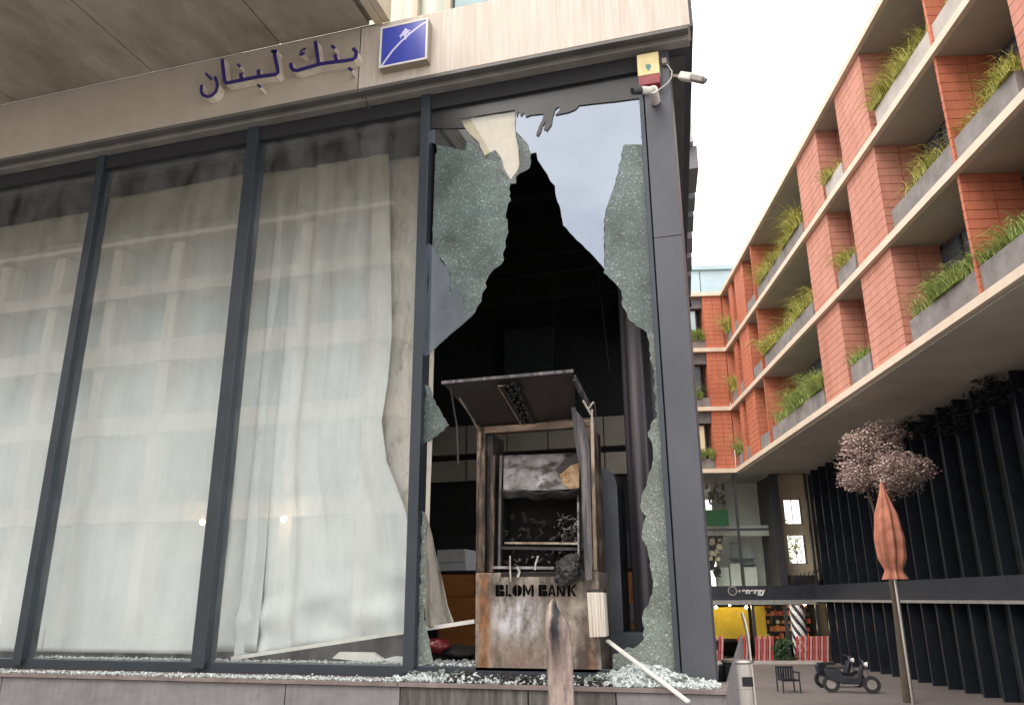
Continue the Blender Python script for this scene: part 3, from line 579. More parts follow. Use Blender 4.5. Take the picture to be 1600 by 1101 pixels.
# machine hood: slopes towards the street at its foot
h = [(*xz(787, 713, .02),), (*xz(903, 709, .02),)]
m = MB()
def hood(u_, v_):
    p = at(787 + (905 - 787) * u_ + 0, (713 - 4 * u_) + (54 + 2 * math.sin(u_ * 3)) * v_, .10 - .13 * v_ ** .7)
    p.y += .012 * noise.noise(p * 9); return p
o = m.grid(hood, 60, 30).build('hood', 'ash', atm, smooth=True, fix=False); o.modifiers.new('solid', 'SOLIDIFY').thickness = .012
MB().prism([xz(*p, -.015) for p in ((876, 742), (893, 728), (906, 724), (906, 762), (893, 765), (880, 756))], -.045, -.03).build('scorched_lining', 'tan', atm)
MB().prism([xz(*p, -.015) for p in ((868, 735), (885, 716), (905, 712), (905, 722), (892, 727), (876, 741))], -.04, -.027).build('scorched_lining', 'char', atm)
def lipf(u_, v_):
    p = at(783 + 124 * u_, 763 + 12 * v_ + 4 * math.sin(u_ * 3.1) + 2 * math.sin(u_ * 17), -.06 + .05 * v_); p.y += .02 * noise.noise(p * 14); return p
o = MB().grid(lipf, 50, 8).build('hood_lip', 'char', atm, smooth=True, fix=False); o.modifiers.new('solid', 'SOLIDIFY').thickness = .01
# cavity
MB().box(-1.775, -1.12, .36, .40, 1.84, 2.42).box(-1.775, -1.74, .06, .36, 1.84, 2.42).box(-1.14, -1.12, .06, .36, 1.84, 2.42).box(-1.775, -1.12, .1, .40, 2.42, 2.44).build('cavity', 'soot', atm)
MB().box(-1.70, -1.12, .10, .42, 2.44, 2.62).build('machine_top', 'char', atm)
MB().bar(at(790, 848, -.01), at(904, 849, -.01), .05, .014).build('shelf', 'burnt', atm)
MB().bar(at(786, 856, .02), at(904, 858, .02), .10, .02).build('shelf', 'char', atm)
m = MB(); r = random.Random(3)
for k in range(150):
    px = r.choice((r.uniform(786, 905), r.uniform(870, 905))); py = r.uniform(806, 848) if r.random() < .6 else r.uniform(852, 884)
    p = at(px, py, r.uniform(.0, .2)); a = Vector((r.uniform(-1, 1), r.uniform(-1, 1), r.uniform(-.6, .6))).normalized(); b = a.orthogonal().normalized(); c = a.cross(b)
    m.obox(p, a * r.uniform(.01, .05), b * r.uniform(.003, .016), c * r.uniform(.002, .01))
m.build('charred_components', 'char', atm, kind='stuff')
m = MB()
for k in range(46):
    px = r.uniform(872, 904) if r.random() < .6 else r.uniform(790, 900); py = r.uniform(800, 848) if px > 870 else r.uniform(854, 884)
    p = at(px, py, r.uniform(-.02, .06)); a = Vector((r.uniform(-1, 1), r.uniform(-1, 1), r.uniform(-.8, .8))).normalized(); b = a.orthogonal().normalized(); c = a.cross(b)
    m.obox(p, a * r.uniform(.008, .03), b * r.uniform(.002, .007), c * .002)
m.build('ash_fragments', 'ash', atm, kind='stuff')
for pts, w_ in (([(797, 868), (797, 885), (798, 908)], .009), ([(808, 885), (812, 893), (809, 901)], .015), ([(841, 868), (837, 880), (836, 890)], .011)):
    m = MB()
    for a, b in zip(pts, pts[1:]): m.bar(at(*a, -.055), at(*b, -.055), w_, .008, upv=(0, 1, 0))
    m.build('melted_drip', 'drip', atm)
MB().box(-1.70, -1.16, -.0335, -.031, 1.80, 1.828).build('slot', 'soot', atm)
# canopy, seen from below
cz = .0
can = [(-1.865, .0, 2.90), (-1.13, .0, 2.91), (-1.035, -.5, 3.135), (-1.995, -.5, 3.13)]
m = MB(); t = Vector((0, .008, .014))
def cf(u_, v_):
    a = Vector(can[0]).lerp(Vector(can[1]), u_); b = Vector(can[3]).lerp(Vector(can[2]), u_); p = a.lerp(b, v_); p.z += .006 * noise.noise(p * 5); return p
o = m.grid(cf, 40, 20).build('canopy', layered('smoked_brown_canopy', [(.3, (.022, .02, .019)), (.6, (.05, .042, .038)), (.8, (.075, .062, .055))], 2, (1, 1, 1), rough=.42, metal=.3, bump=.1), atm, fix=False); o.modifiers.new('solid', 'SOLIDIFY').thickness = .014
MB().bar((-1.995, -.505, 3.128), (-1.035, -.505, 3.133), .012, .022).build('canopy_rim', 'char_strip', atm)
m = MB()
for k in range(60):
    v_ = r.random(); u_ = .44 + .13 * r.random() + .03 * v_; p = cf(u_, v_ * .85 + .08) - Vector((0, 0, .018)); a = Vector((r.uniform(-.3, .3), 1, .4)).normalized(); b = a.orthogonal(); m.obox(p, a * r.uniform(.01, .05), b * .006, a.cross(b) * .004)
m.bar(cf(.45, .1) - Vector((0, 0, .02)), cf(.44, .9) - Vector((0, 0, .02)), .05, .015); m.bar(cf(.57, .06) - Vector((0, 0, .02)), cf(.55, .95) - Vector((0, 0, .02)), .03, .02)
m.build('light_fitting', 'char', atm)
m = MB(); m.bar(cf(.42, .92) - Vector((0, 0, .03)), cf(.50, .90) - Vector((0, 0, .03)), .012, .006); m.bar(cf(.42, .9) - Vector((0, 0, .03)), cf(.45, .05) - Vector((0, 0, .03)), .008, .006); m.build('light_fitting_rim', 'burnt', atm)
# side wings and hanging strips
m = MB()
a = Vector((-1.065, -.42, 3.09)); b = Vector((-1.045, -.07, 2.75)); c = at(928, 905, -.05); d = at(915, 905, -.10)
m.prism([xz(*p, -.12) for p in ((889, 602), (893, 600), (900, 640), (912, 655), (922, 700), (926, 905), (915, 905), (908, 740), (899, 690))], -.135, -.12).build('side_wing', 'char_strip', atm)
MB().bar(at(925, 652, -.12), at(931, 890, -.08), .022, .03).build('side_strip', 'burnt', atm)
MB().bar(at(897, 590, -.45), at(925, 645, -.12), .02, .05).build('canopy_edge', 'char_strip', atm)
m = MB(); m.bar(at(911, 626, -.30), at(925, 650, -.16), .010, .012); m.bar(at(927, 628, -.26), at(918, 640, -.22), .008, .01); m.bar(at(925, 640, -.2), at(925, 668, -.12), .014, .01); m.build('broken_bracket', 'ribbed', atm)
MB().bar(at(929, 628, -.2), at(933, 672, -.15), .006, .006).build('hanging_wire', 'char_strip', atm)
m = MB(); m.bar(at(718, 622, -.40), at(737, 652, -.2), .008, .012); m.bar(at(737, 652, -.2), at(750, 675, -.06), .014, .012); m.bar(at(750, 675, -.06), at(750, 700, -.045), .014, .012); m.build('bracket', 'burnt', atm)
m = MB(); m.bar(at(704, 606, -.45), at(714, 665, -.40), .012, .006); m.bar(at(714, 665, -.40), at(716, 725, -.40), .014, .005); m.build('hanging_strip', 'char', atm)
# rounded housing behind
m = MB()
pts = [(-1.02, 1.12)] + [(-1.02 + 0, 2.45)] + [(-1.02 + .105 * math.sin(t_), 2.45 + .16 * math.cos(t_)) for t_ in [R(q) for q in range(0, 91, 10)]] + [(-.915, 1.12)]
pts = [(-1.6, 1.12), (-1.6, 2.61)] + pts[2:]
m.prism(pts, .43, .80).build('housing', plain('grey_blue_housing', (.10, .11, .135), .35, .2, .25, 3, .05), atm)
# lettering cut into the cabinet: seven + four letters
def letters(txt, x0, y0, wpx, hpx):
    G = {'B': ([[(0, 0), (.38, 0), (.38, 1), (0, 1)], [(.44, .54), (.8, .54), (.92, .64), (.92, .9), (.8, 1), (.42, 1)], [(.42, 0), (.85, 0), (1, .12), (1, .36), (.88, .48), (.42, .48)]]),
         'L': ([[(0, 0), (.34, 0), (.34, 1), (0, 1)], [(.42, 0), (.9, 0), (.9, .2), (.42, .2)]]),
         'O': ([[(.47, 0), (.2, .05), (0, .3), (0, .7), (.2, .95), (.44, 1)], [(.53, 0), (.8, .05), (1, .3), (1, .7), (.8, .95), (.56, 1)]]),
         'M': ([[(0, 0), (.22, 0), (.22, 1), (0, 1)], [(.78, 0), (1, 0), (1, 1), (.78, 1)], [(.26, 1), (.26, .55), (.46, .1), (.49, .1), (.49, .45)], [(.74, 1), (.74, .55), (.54, .1), (.51, .1), (.51, .45)]]),
         'A': ([[(0, 0), (.26, 0), (.48, .75), (.48, 1), (.36, 1)], [(1, 0), (.74, 0), (.52, .75), (.52, 1), (.64, 1)], [(.36, .18), (.64, .18), (.6, .36), (.4, .36)]]),
         'N': ([[(0, 0), (.24, 0), (.24, 1), (0, 1)], [(.76, 0), (1, 0), (1, 1), (.76, 1)], [(.27, 1), (.27, .6), (.62, 0), (.73, 0), (.73, .3)]]),
         'K': ([[(0, 0), (.3, 0), (.3, 1), (0, 1)], [(.36, .45), (.36, .62), (.7, 1), (1, 1)], [(.36, .5), (.48, .6), (1, 0), (.7, 0)]])}
    return G[txt]
LB = {'B': (774.5, 788.5), 'L': (790.5, 800), 'O': (801, 815), 'M': (817, 835)}
spec = [('B', 774.5, 788.5), ('L', 790.5, 799.5), ('O', 801, 815.5), ('M', 817, 834), ('B', 841.5, 855.5), ('A', 856, 868.5), ('N', 870, 883), ('K', 887, 901)]
for ch, pa, pb in spec:
    m = MB()
    for poly in letters(ch, 0, 0, 0, 0):
        P = [xz(pa + (pb - pa) * a_, 931 - 18 * b_, fy) for a_, b_ in poly]; m.prism(P, fy - .004, fy - .0008)
    m.build('letter', 'cutblack', atm)
# charred blob hanging at the right
bm = bmesh.new(); bmesh.ops.create_icosphere(bm, subdivisions=5, radius=1)
c = at(887, 890, -.10)
for v in bm.verts:
    p = v.co.copy(); n_ = noise.noise(p * 1.6) * .28 + noise.noise(p * 4.5) * .16 + noise.noise(p * 11) * .07
    q = p * (1 + n_); v.co = Vector((q.x * .082 + .03 * q.z, q.y * .055, q.z * .105))
me = bpy.data.meshes.new('melted_keypad'); bm.to_mesh(me); bm.free(); me.materials.append(M['melt'])
o = bpy.data.objects.new('melted_keypad', me); COL.objects.link(o); o.parent = atm; o.location = c - Vector(atm.location)
MB().bar(at(898, 868, -.05), at(912, 905, -.06), .02, .05).build('melted_hinge', 'melt', atm)

# ribbed box hanging at the right edge
rb = thing('ash_box', 'pale ribbed metal box hanging at the right edge of the cash machine', 'box', at(931, 995, -.12))
P = [at(*p, -.16) for p in ((917, 925), (943, 925), (947, 994), (921, 995))]
m = MB(); m.prism([(q.x, q.z) for q in P], -.16, -.045).build('body', 'ribbed', rb, bevel=.004)
for k in range(5):
    t_ = (k + .7) / 5.2; a = P[0].lerp(P[1], t_); b = P[3].lerp(P[2], t_); MB().bar(a + Vector((0, -.004, 0)), b + Vector((0, -.004, 0)), .009, .007).build('rib', 'ribbed', rb)
m = MB(); q = [at(*p, -.16) for p in ((917, 925), (943, 925), (944, 918), (919, 919))]
m.box(P[0].x + .0, P[1].x, -.157, -.05, P[0].z, P[0].z + .018).build('charred_lid', 'melt', rb)

# scorched bent post in front
po = thing('bent_metal_post', 'scorched half-round metal post leaning up in front of the cash machine', 'post', (-1.15, -.7, 0))
def pf(u_, v_):
    z = .0 + (1.615 - .05 * (2 * u_ - 1) * v_ ** 6) * v_; cx_ = -1.115 - .035 * v_ ** 2; wd = .088 - .012 * v_
    if v_ > .915: wd *= math.sqrt(max(0.0, 1 - ((v_ - .915) / .085) ** 2)) * .98 + .02
    a = math.pi * 1.0 * u_; x = cx_ - wd * math.cos(a) + .006 * noise.noise(Vector((u_ * 2, v_ * 4, 1))); y = -.70 - wd * .75 * math.sin(a) + .03 * v_ + .012 * noise.noise(Vector((u_ * 3, v_ * 6, 3)))
    return (x, y, z)
def post_mat():
    m, n, b = mk('scorched_pinkish_steel'); sp = n.nodes.new('ShaderNodeSeparateXYZ'); v = coords(n); lk(n, v, sp.inputs[0])
    c = ramp(n, noi(n, coords(n, (5, 4, 1.3)), 2.4, 9, .65), [(.3, (.10, .075, .07)), (.45, (.27, .205, .18)), (.58, (.44, .36, .32)), (.75, (.66, .58, .53))])
    q = n.nodes.new('ShaderNodeMapRange'); q.inputs['From Min'].default_value = .9; q.inputs['From Max'].default_value = 1.65; lk(n, sp.outputs['Z'], q.inputs[0])
    zz = ramp(n, q.outputs[0], [(.40, .12), (.58, .55), (.72, 1.0), (.93, 1.0), (1, .6)])
    q2 = n.nodes.new('ShaderNodeMath'); q2.operation = 'MULTIPLY_ADD'; q2.inputs[1].default_value = .10; lk(n, noi(n, coords(n, (1, 1, .8)), 5, 7, .7), q2.inputs[0]); lk(n, sp.outputs['X'], q2.inputs[2])
    q3 = n.nodes.new('ShaderNodeMapRange'); q3.inputs['From Min'].default_value = -.10; q3.inputs['From Max'].default_value = .20; lk(n, q2.outputs[0], q3.inputs[0])
    xx = ramp(n, q3.outputs[0], [(.36, 0.0), (.45, 1.0), (.56, 1.0), (.68, 0.0)])
    c = mixc(n, mixc(n, 1.0, zz, xx, 'MULTIPLY'), c, (.016, .016, .02))
    lk(n, c, b.inputs['Base Color']); b.inputs['Roughness'].default_value = .38; b.inputs['Metallic'].default_value = .35
    bumpn(n, b, noi(n, coords(n, (4, 4, 1)), 6, 6), .4, .01); return m
mt = post_mat()
o = MB().grid(pf, 28, 90).build('sleeve', mt, po, smooth=True, fix=False); o.modifiers.new('solid', 'SOLIDIFY').thickness = .006

# pale strip leaning from the machine to the street
a = at(949, 1000, -.06); b = at(1076, 1096, -.52)
props(MB().bar(a, b, .03, .016).build('metal_strip', 'white', loc=b, bevel=.003), 'thin white metal strip leaning down across the glass crumbs', 'metal strip')

# ------------------------------------------------------------------ things inside
ct = thing('counter', 'orange wooden counter inside the bank behind the cash machine', 'counter', (-2.2, 3.2, 1.10))
MB().box(-3.36, -1.12, 3.02, 3.6, 1.10, 1.92).build('body', 'wood', ct)
MB().box(-3.40, -1.08, 2.98, 3.65, 1.925, 1.955).build('top', 'room', ct)
for k, x in enumerate((-3.33, -2.88, -2.0, -1.56)):
    for z in (1.16, 1.42, 1.68): 
        d_ = MB().box(x, x + .40, 3.0, 3.018, z, z + .235).build('drawer', 'wood', ct)
MB().box(-1.30, -1.25, 2.99, 3.0, 1.78, 1.80).build('handle', 'white', ct)
cb = thing('document_box', 'grey-white document cabinet standing on the orange counter', 'cabinet', (-3.2, 3.2, 1.955))
MB().box(-3.40, -3.05, 3.05, 3.4, 1.957, 2.19).build('body', 'cabin', cb, bevel=.005)
MB().box(-3.39, -3.06, 3.035, 3.049, 2.05, 2.185).build('flap', 'white', cb)
props(MB().prism([xz(*p, 1.2) for p in ((973, 943), (991, 940), (992, 968), (975, 985))], 1.2, 1.24).build('paper_sheet', 'cabin', loc=at(980, 985, 1.2)), 'grey paper sheet leaning inside near the black column', 'paper')
props(MB().bar(at(957, 987, .8), at(974, 984, .8), .03, .03).build('pale_fragment', 'white', loc=at(965, 988, .8)), 'small pale fragment lying left of the leaning sheet', 'debris')
def lump(name, px, py, y, rx, rz, mat, label, cat, seed):
    bm = bmesh.new(); bmesh.ops.create_icosphere(bm, subdivisions=3, radius=1)
    for v in bm.verts: v.co = v.co * (1 + .35 * noise.noise(v.co * 1.8 + Vector((seed, 0, 0)))); v.co = Vector((v.co.x * rx, v.co.y * rx * .7, v.co.z * rz))
    me = bpy.data.meshes.new(name); bm.to_mesh(me); bm.free(); me.materials.append(M[mat]); me.polygons.foreach_set('use_smooth', [True] * len(me.polygons))
    o = bpy.data.objects.new(name, me); COL.objects.link(o); o.location = at(px, py, y); return props(o, label, cat)
lump('red_bag', 683, 1008, .5, .10, .055, 'red_lens', 'small dark red bag on the floor left of the cash machine', 'bag', 2)
lump('black_bundle', 720, 1018, .6, .17, .05, 'ashcrumb', 'black burnt bundle on the floor beside the red bag', 'debris', 5)
# dark base unit seen through the right of the machine
MB().box(-1.0, -.6, .35, .9, 1.10, 1.42).build('low_cabinet', plain('dark_blue_cabinet', (.05, .065, .08), .4), loc=(-.8, .6, 1.1))
props(bpy.data.objects['low_cabinet'], 'low blue-black cabinet on the floor right of the cash machine', 'cabinet')

# ------------------------------------------------------------------ glass crumbs on the ledge
def crumbs(name, n, fn, mat, label, seed, s0=.004, s1=.012):
    r = random.Random(seed); m = MB()
    for k in range(n):
        p, sc_ = fn(r); s_ = (s0 + (s1 - s0) * r.random() ** 2.2 * 1.25) * sc_ * .95
        a = Vector((r.gauss(0, 1), r.gauss(0, 1), r.gauss(0, 1))).normalized(); b = a.orthogonal().normalized(); b.rotate(Matrix.Rotation(r.uniform(0, 6.3), 3, a)); c = a.cross(b)
        m.obox(p, a * s_ * r.uniform(.4, .8), b * s_ * r.uniform(.6, 1.1), c * s_ * r.uniform(.6, 1.3))
    o = m.build(name, mat, loc=(-1.5, -.3, LZ), fix=False); return props(o, label, 'broken glass', None, 'stuff')
def c_front(r): return Vector((r.uniform(-9.5, -2.3) if r.random() < .75 else r.uniform(-5, -2.3), -.385 + abs(r.gauss(0, .035)), LZ + abs(r.gauss(0, .008)) + .004)), 1
def c_mid(r):
    x = r.uniform(-2.35, -1.0); return Vector((x, -.37 + r.random() ** 1.2 * .34, LZ + .006 + abs(r.gauss(0, .010)))), 1.05
def c_right(r):
    x = r.triangular(-1.03, -.22, -.75); y = -.37 + r.random() * (.36 if x > -.5 else .47)
    if x > -.47 and y > -.07: y = -.37 + r.random() * .28
    h_ = .09 * math.exp(-((x + .72) / .25) ** 2) * min(1, (y + .42) * 3.0) + .012; return Vector((x, y, LZ + .004 + r.random() * h_)), 1.25
def c_rail(r): return Vector((r.uniform(-5.8, -2.42), .035 + abs(r.gauss(0, .05)), LZ + .078 + abs(r.gauss(0, .006)))), .9
def c_left(r): x = r.uniform(-2.33, -1.88); return Vector((x, .0 + r.random() * .5, LZ + .02 + r.random() * .06)), 1.2
crumbs('glass_crumbs', 2600, c_front, M['crumb'], 'white line of glass crumbs along the outer edge of the ledge', 1, .003, .009)
crumbs('glass_crumbs', 1700, c_mid, 'crumb', 'scattered glass crumbs on the ledge in front of the cash machine', 2)
crumbs('glass_crumbs', 3600, c_right, 'crumb', 'heap of pale glass crumbs on the ledge right of the cash machine', 3)
crumbs('glass_crumbs', 1300, c_rail, 'crumb', 'dusting of glass crumbs on the bottom window rail of the left bays', 4, .003, .008)
crumbs('glass_crumbs', 900, c_left, 'crumb', 'glass crumbs between the thin mullion and the cash machine', 5)
def flat_shards(n, xr, yr, seed, label):
    r = random.Random(seed); m = MB()
    for k in range(n):
        p = Vector((r.uniform(*xr), r.uniform(*yr), LZ + r.uniform(.015, .05))); q = r.uniform(.010, .030); nn = Vector((r.gauss(0, .5), r.gauss(-.2, .5), 1)).normalized(); a = nn.orthogonal().normalized(); a.rotate(Matrix.Rotation(r.uniform(0, 6.3), 3, nn)); b = nn.cross(a)
        k_ = r.randint(3, 5); P = [p + (a * math.cos(t * 6.283 / k_) + b * math.sin(t * 6.283 / k_)) * q * r.uniform(.6, 1.2) for t in range(k_)]
        m.add(P + [v + nn * .005 for v in P], [tuple(range(k_)), tuple(range(2 * k_ - 1, k_ - 1, -1))] + [(i_, (i_ + 1) % k_, k_ + (i_ + 1) % k_, k_ + i_) for i_ in range(k_)])
    props(m.build('glass_flakes', 'crack_l', loc=(sum(xr) / 2, sum(yr) / 2, LZ), fix=False), label, 'broken glass', None, 'stuff')
flat_shards(150, (-1.02, -.36), (-.36, -.02), 21, 'larger flakes of crazed glass lying on the heap right of the cash machine'); flat_shards(50, (-2.33, -1.9), (-.3, .2), 22, 'larger flakes of crazed glass between the thin mullion and the cash machine')
crumbs('burnt_debris', 2400, lambda r: (Vector((r.uniform(-2.0, -.9), -.36 + r.random() * .42, LZ + .006 + abs(r.gauss(0, .012)))), 1.3), 'ashcrumb', 'black burnt crumbs on the ledge under the cash machine', 6)

# ------------------------------------------------------------------ fascia sign
FY = -.25
def zp(X, Y, y=FY - .10): return at(300 + X / 5.714, 50 + Y / 5.714, y)
def stroke(m, pts, wz, y0, y1):
    P = [Vector((p.x, p.z)) for p in (zp(*q, y0) for q in pts)]; w_ = wz / 5.714 / 1291 * 5.75 / 2; L, Q = [], []
    for i, p in enumerate(P):
        d = (P[min(i + 1, len(P) - 1)] - P[max(i - 1, 0)]).normalized(); n_ = Vector((-d.y, d.x)); ex = d * w_ * (.6 if i in (0, len(P) - 1) else 0) * (-1 if i == 0 else 1)
        L.append(tuple(p + n_ * w_ + ex)); Q.append(tuple(p - n_ * w_ + ex))
    m.prism(L + Q[::-1], y0, y1)
sign = thing('arabic_sign', 'dark blue raised Arabic lettering on the shaded left fascia', 'sign', (-3.8, FY, 6.2))
SG = [([[(1440, 150), (1466, 182), (1460, 222), (1438, 243), (1370, 256), (1300, 264), (1215, 274), (1140, 286), (1070, 305), (1000, 326), (940, 344), (905, 340), (886, 318), (880, 285)], [(1292, 262), (1284, 238), (1276, 210)], [(1128, 290), (1117, 200), (1100, 90)]], 33),
      ([[(1012, 148), (985, 158), (966, 178), (975, 192), (998, 188)], [(998, 188), (975, 206), (958, 200)]], 17),
      ([[(1248, 124), (1268, 142)]], 26), ([[(1402, 324), (1422, 340)]], 26),
      ([[(732, 178), (745, 245), (762, 330), (765, 362), (745, 378), (690, 386), (600, 398), (520, 412), (430, 430), (360, 445), (305, 456), (288, 430), (278, 350), (268, 250)], [(596, 400), (590, 345)], [(440, 430), (434, 376)]], 34),
      ([[(712, 172), (748, 172)]], 30), ([[(407, 290), (424, 306)]], 24), ([[(588, 474), (606, 490)]], 24),
      ([[(82, 480), (80, 530), (96, 562), (135, 578), (175, 566), (212, 530), (226, 480), (216, 430), (204, 405)]], 30), ([[(122, 372), (145, 396), (172, 420)]], 24)]
for strokes, wz in SG:
    y1 = FY - .001; m = MB()
    for k, s_ in enumerate(strokes): stroke(m, s_, wz * 1.25, FY - .098 + .0015 * k, y1)
    ret = m.build('letter', 'return', sign)
    m = MB()
    for k, s_ in enumerate(strokes): stroke(m, s_, wz * 1.32, FY - .106 + .0017 * k, FY - .0985 + .0017 * k)
    m.build('letter_face', 'blue_dk', ret)
# logo box
lg = thing('logo_sign', 'square blue light box with white border and curved line on the fascia', 'sign', (-2.65, FY, 6.3))
LP = [at(*p, FY - .09) for p in ((594, 43), (668, 29), (668, 93), (593, 106))]
x0, x1 = (LP[0].x + LP[3].x) / 2, (LP[1].x + LP[2].x) / 2; z1, z0 = (LP[0].z + LP[1].z) / 2, (LP[2].z + LP[3].z) / 2
MB().box(x0, x1, FY - .086, FY - .001, z0, z1).build('case', plain('bronze_case', (.30, .26, .2), .4, .2, .1, 5), lg, bevel=.003)
MB().box(x0 + .018, x1 - .018, FY - .09, FY - .0865, z0 + .018, z1 - .018).build('blue_face', 'blue', lg)
m = MB(); yb0, yb1 = FY - .093, FY - .0866
m.box(x0, x0 + .017, yb0, yb1, z0, z1).box(x1 - .017, x1, yb0, yb1, z0, z1).box(x0 + .0172, x1 - .0172, yb0, yb1, z1 - .017, z1).box(x0 + .0172, x1 - .0172, yb0, yb1, z0, z0 + .017).build('border', 'white', lg)
def lgp(a, b): return (x0 + (x1 - x0) * a, z0 + (z1 - z0) * b)
cur = [(.04, .02), (.14, .17), (.28, .37), (.45, .55), (.63, .70), (.82, .83), (.97, .90)]
L = [lgp(a - .012, b + .016) for a, b in cur]; Q = [lgp(a + .014, b - .018) for a, b in cur]
MB().prism(L + Q[::-1], FY - .0925, FY - .0902).build('curved_line', 'purple_line', lg)
tr_ = [(.53, .86), (.58, .80), (.66, .765), (.60, .755), (.63, .70), (.565, .715), (.555, .66), (.575, .60), (.53, .56), (.52, .62), (.505, .69), (.46, .67), (.43, .62), (.43, .68), (.40, .68), (.46, .74), (.475, .78), (.50, .80)]
MB().prism([lgp(a, b) for a, b in tr_], FY - .0932, FY - .0903).build('tree_emblem', 'purple_line', lg)

# ------------------------------------------------------------------ alarm box and cameras
al = thing('alarm_box', 'faded yellow alarm box with red lens under the fascia corner', 'alarm', at(1012, 130, -.10))
A = [at(*p, -.14) for p in ((995, 86), (1029, 80), (1031, 130), (997, 133))]
xa, xb = (A[0].x + A[3].x) / 2, (A[1].x + A[2].x) / 2; za, zb = (A[2].z + A[3].z) / 2, (A[0].z + A[1].z) / 2; zc = za + (zb - za) * .30
MB().box(xa, xb, -.14, -.065, zc, zb).build('case', 'yellow', al, bevel=.006)
MB().box(xa + .003, xb - .003, -.138, -.065, za, zc - .001).build('lens', 'red_lens', al, bevel=.006)
MB().prism([(xa + (xb - xa) * a_, zc + (zb - zc) * b_) for a_, b_ in ((.38, .36), (.5, .16), (.64, .34), (.60, .46), (.42, .48))], -.1425, -.1405).build('emblem', plain('teal_print', (.06, .22, .22), .5), al)
xm_, zm_ = xb, za
MB().box(xa + .02, xb - .02, -.0645, -.046, za + .02, zb - .02).build('backplate', 'trim_dk', al)
cm = thing('security_camera', 'white bullet camera pointing left beside the yellow alarm box', 'camera', at(1015, 148, -.09))
c0, c1, c2 = at(988, 143, -.34), at(1000, 141, -.30), at(1022, 142, -.18)
MB().tube([c1, c2], .031, 20).build('body', 'cam_white', cm, smooth=True)
MB().tube([c0, c1 + (c1 - c0) * .05], [.027, .034], 20).build('hood', 'black', cm, smooth=True)
MB().tube([c0 + (c0 - c1) * .06, c0], .018, 14).build('lens', 'dark_glass', cm)
j = at(1022, 148, -.16)
MB().tube([c2, j + Vector((0, .02, 0))], .022, 14).build('arm', 'cam_white', cm, smooth=True)
MB().tube([j + Vector((.0, -.07, 0)), j + Vector((0, .09, 0))], [.036, .040], 20).build('base', 'cam_white', cm, smooth=True)
MB().tube([j + Vector((.0, -.075, 0)), j + Vector((0, -.0705, 0))], [.018, .02], 16).build('cap', 'trim', cm)
c = [at(1038, 98, -.075), at(1044, 103, -.075), at(1050, 112, -.08), at(1049, 122, -.08), at(1043, 130, -.09), at(1034, 137, -.11), at(1027, 142, -.12)]
MB().tube(c, .0045, 8).build('cable', 'cam_white', cm, smooth=True)
MB().box(c[0].x - .02, c[0].x + .02, -.10, -.0605, c[0].z - .02, c[0].z + .03).build('junction_box', 'trim', cm, bevel=.006)
c2_ = thing('security_camera', 'pale bullet camera sticking out past the building corner to the right', 'camera', at(1065, 121, -.1))
a, b, d = at(1063, 119, -.22), at(1082, 122, -.26), at(1103, 126, -.30)
MB().bar(at(1052, 118, -.10), a + (b - a) * .3, .02, .02).build('arm', 'trim', c2_)
MB().bar(a, b, .062, .062).build('body', 'cam_white', c2_, bevel=.012)
MB().bar(b, at(1100, 126, -.295), .056, .050).build('barrel', 'trim', c2_, bevel=.01)
MB().bar(at(1100, 125.5, -.295), d, .03, .03).build('lens', 'trim_dk', c2_)

# ------------------------------------------------------------------ bin and post at the corner
bn = thing('litter_bin', 'round brushed steel litter bin at the corner of the bank', 'bin', (-.17, 2.5, 0))
bx, by = -.185, 2.5
MB().tube([(bx, by, 0), (bx, by, .86)], .132, 40).build('body', 'steel', bn, smooth=True)
MB().tube([(bx, by, .862), (bx, by, .98)], .132, 40).build('upper_body', 'steel', bn, smooth=True)
MB().tube([(bx, by, .98), (bx, by, 1.07)], .1325, 40).build('collar', 'steel', bn, smooth=True)
MB().box(bx + .02, bx + .125, by - .128, by - .06, .885, .965).build('opening', 'black', bn)
MB().tube([(bx, by, 1.071), (bx, by, 1.085), (bx, by, 1.105)], [.14, .15, .135], 40).build('lid', 'steel', bn, smooth=True)
MB().box(bx - .17, bx - .134, by - .05, by + .2, 0, 1.05).build('back_plate', 'blacksteel', bn)
ps = thing('steel_post', 'tall thin bright steel post beside the litter bin', 'post', (-.04, 2.45, 0))
MB().tube([(-.045, 2.45, 0), (-.07, 2.45, 1.30), (-.082, 2.45, 1.42), (-.105, 2.46, 1.52)], [.014, .014, .015, .013], 14).build('pole', plain('bright_steel', (.55, .52, .48), .4, .5, .1, 8, 0), ps, smooth=True)
MB().tube([(-.045, 2.45, 0), (-.045, 2.45, .02)], .05, 16).build('base', 'steel', ps)
props(box('stone_pier', -.47, -.335, 2.6, 3.0, 0, .99, 'stone', loc=(-.4, 2.8, 0)), 'short grey stone pier behind the litter bin', 'pier')

# ================================================================== RED BUILDING (own axes: u right, v away, from the camera's foot)
RB = (CAM.x, CAM.y, 0); RA = R(13.4); RM = Matrix.Translation(Vector(RB)) @ Matrix.Rotation(RA, 4, 'Z')
red = thing('terracotta_building', 'red terracotta balcony building with cream slab edges across the plaza', 'building', RB, RA)
def rbox(name, u0, u1, v0, v1, z0, z1, mat, parent=None, **k):
    return MB().box(u0, u1, v0, v1, z0, z1).build(name, mat, parent or red, world=False, **k)
LV = [EYE + q for q in (6.26, 9.60, 12.92, 16.20)]
U, V = 9.85, 42.0
VN = 12.0
for i, z in enumerate(LV):
    t = .22
    rbox('slab_edge', U - .10, U + .05, VN, V - .10, z, z + t, 'slabedge'); rbox('slab_edge', -8, U + .05, V - .10, V + .05, z, z + t, 'slabedge')
    rbox('floor_slab', U + .05, U + 16, VN, V + .05, z + .01, z + t - .01, 'slabsof'); rbox('floor_slab', -8, U + 16, V + .05, V + 12, z + .01, z + t - .01, 'slabsof')
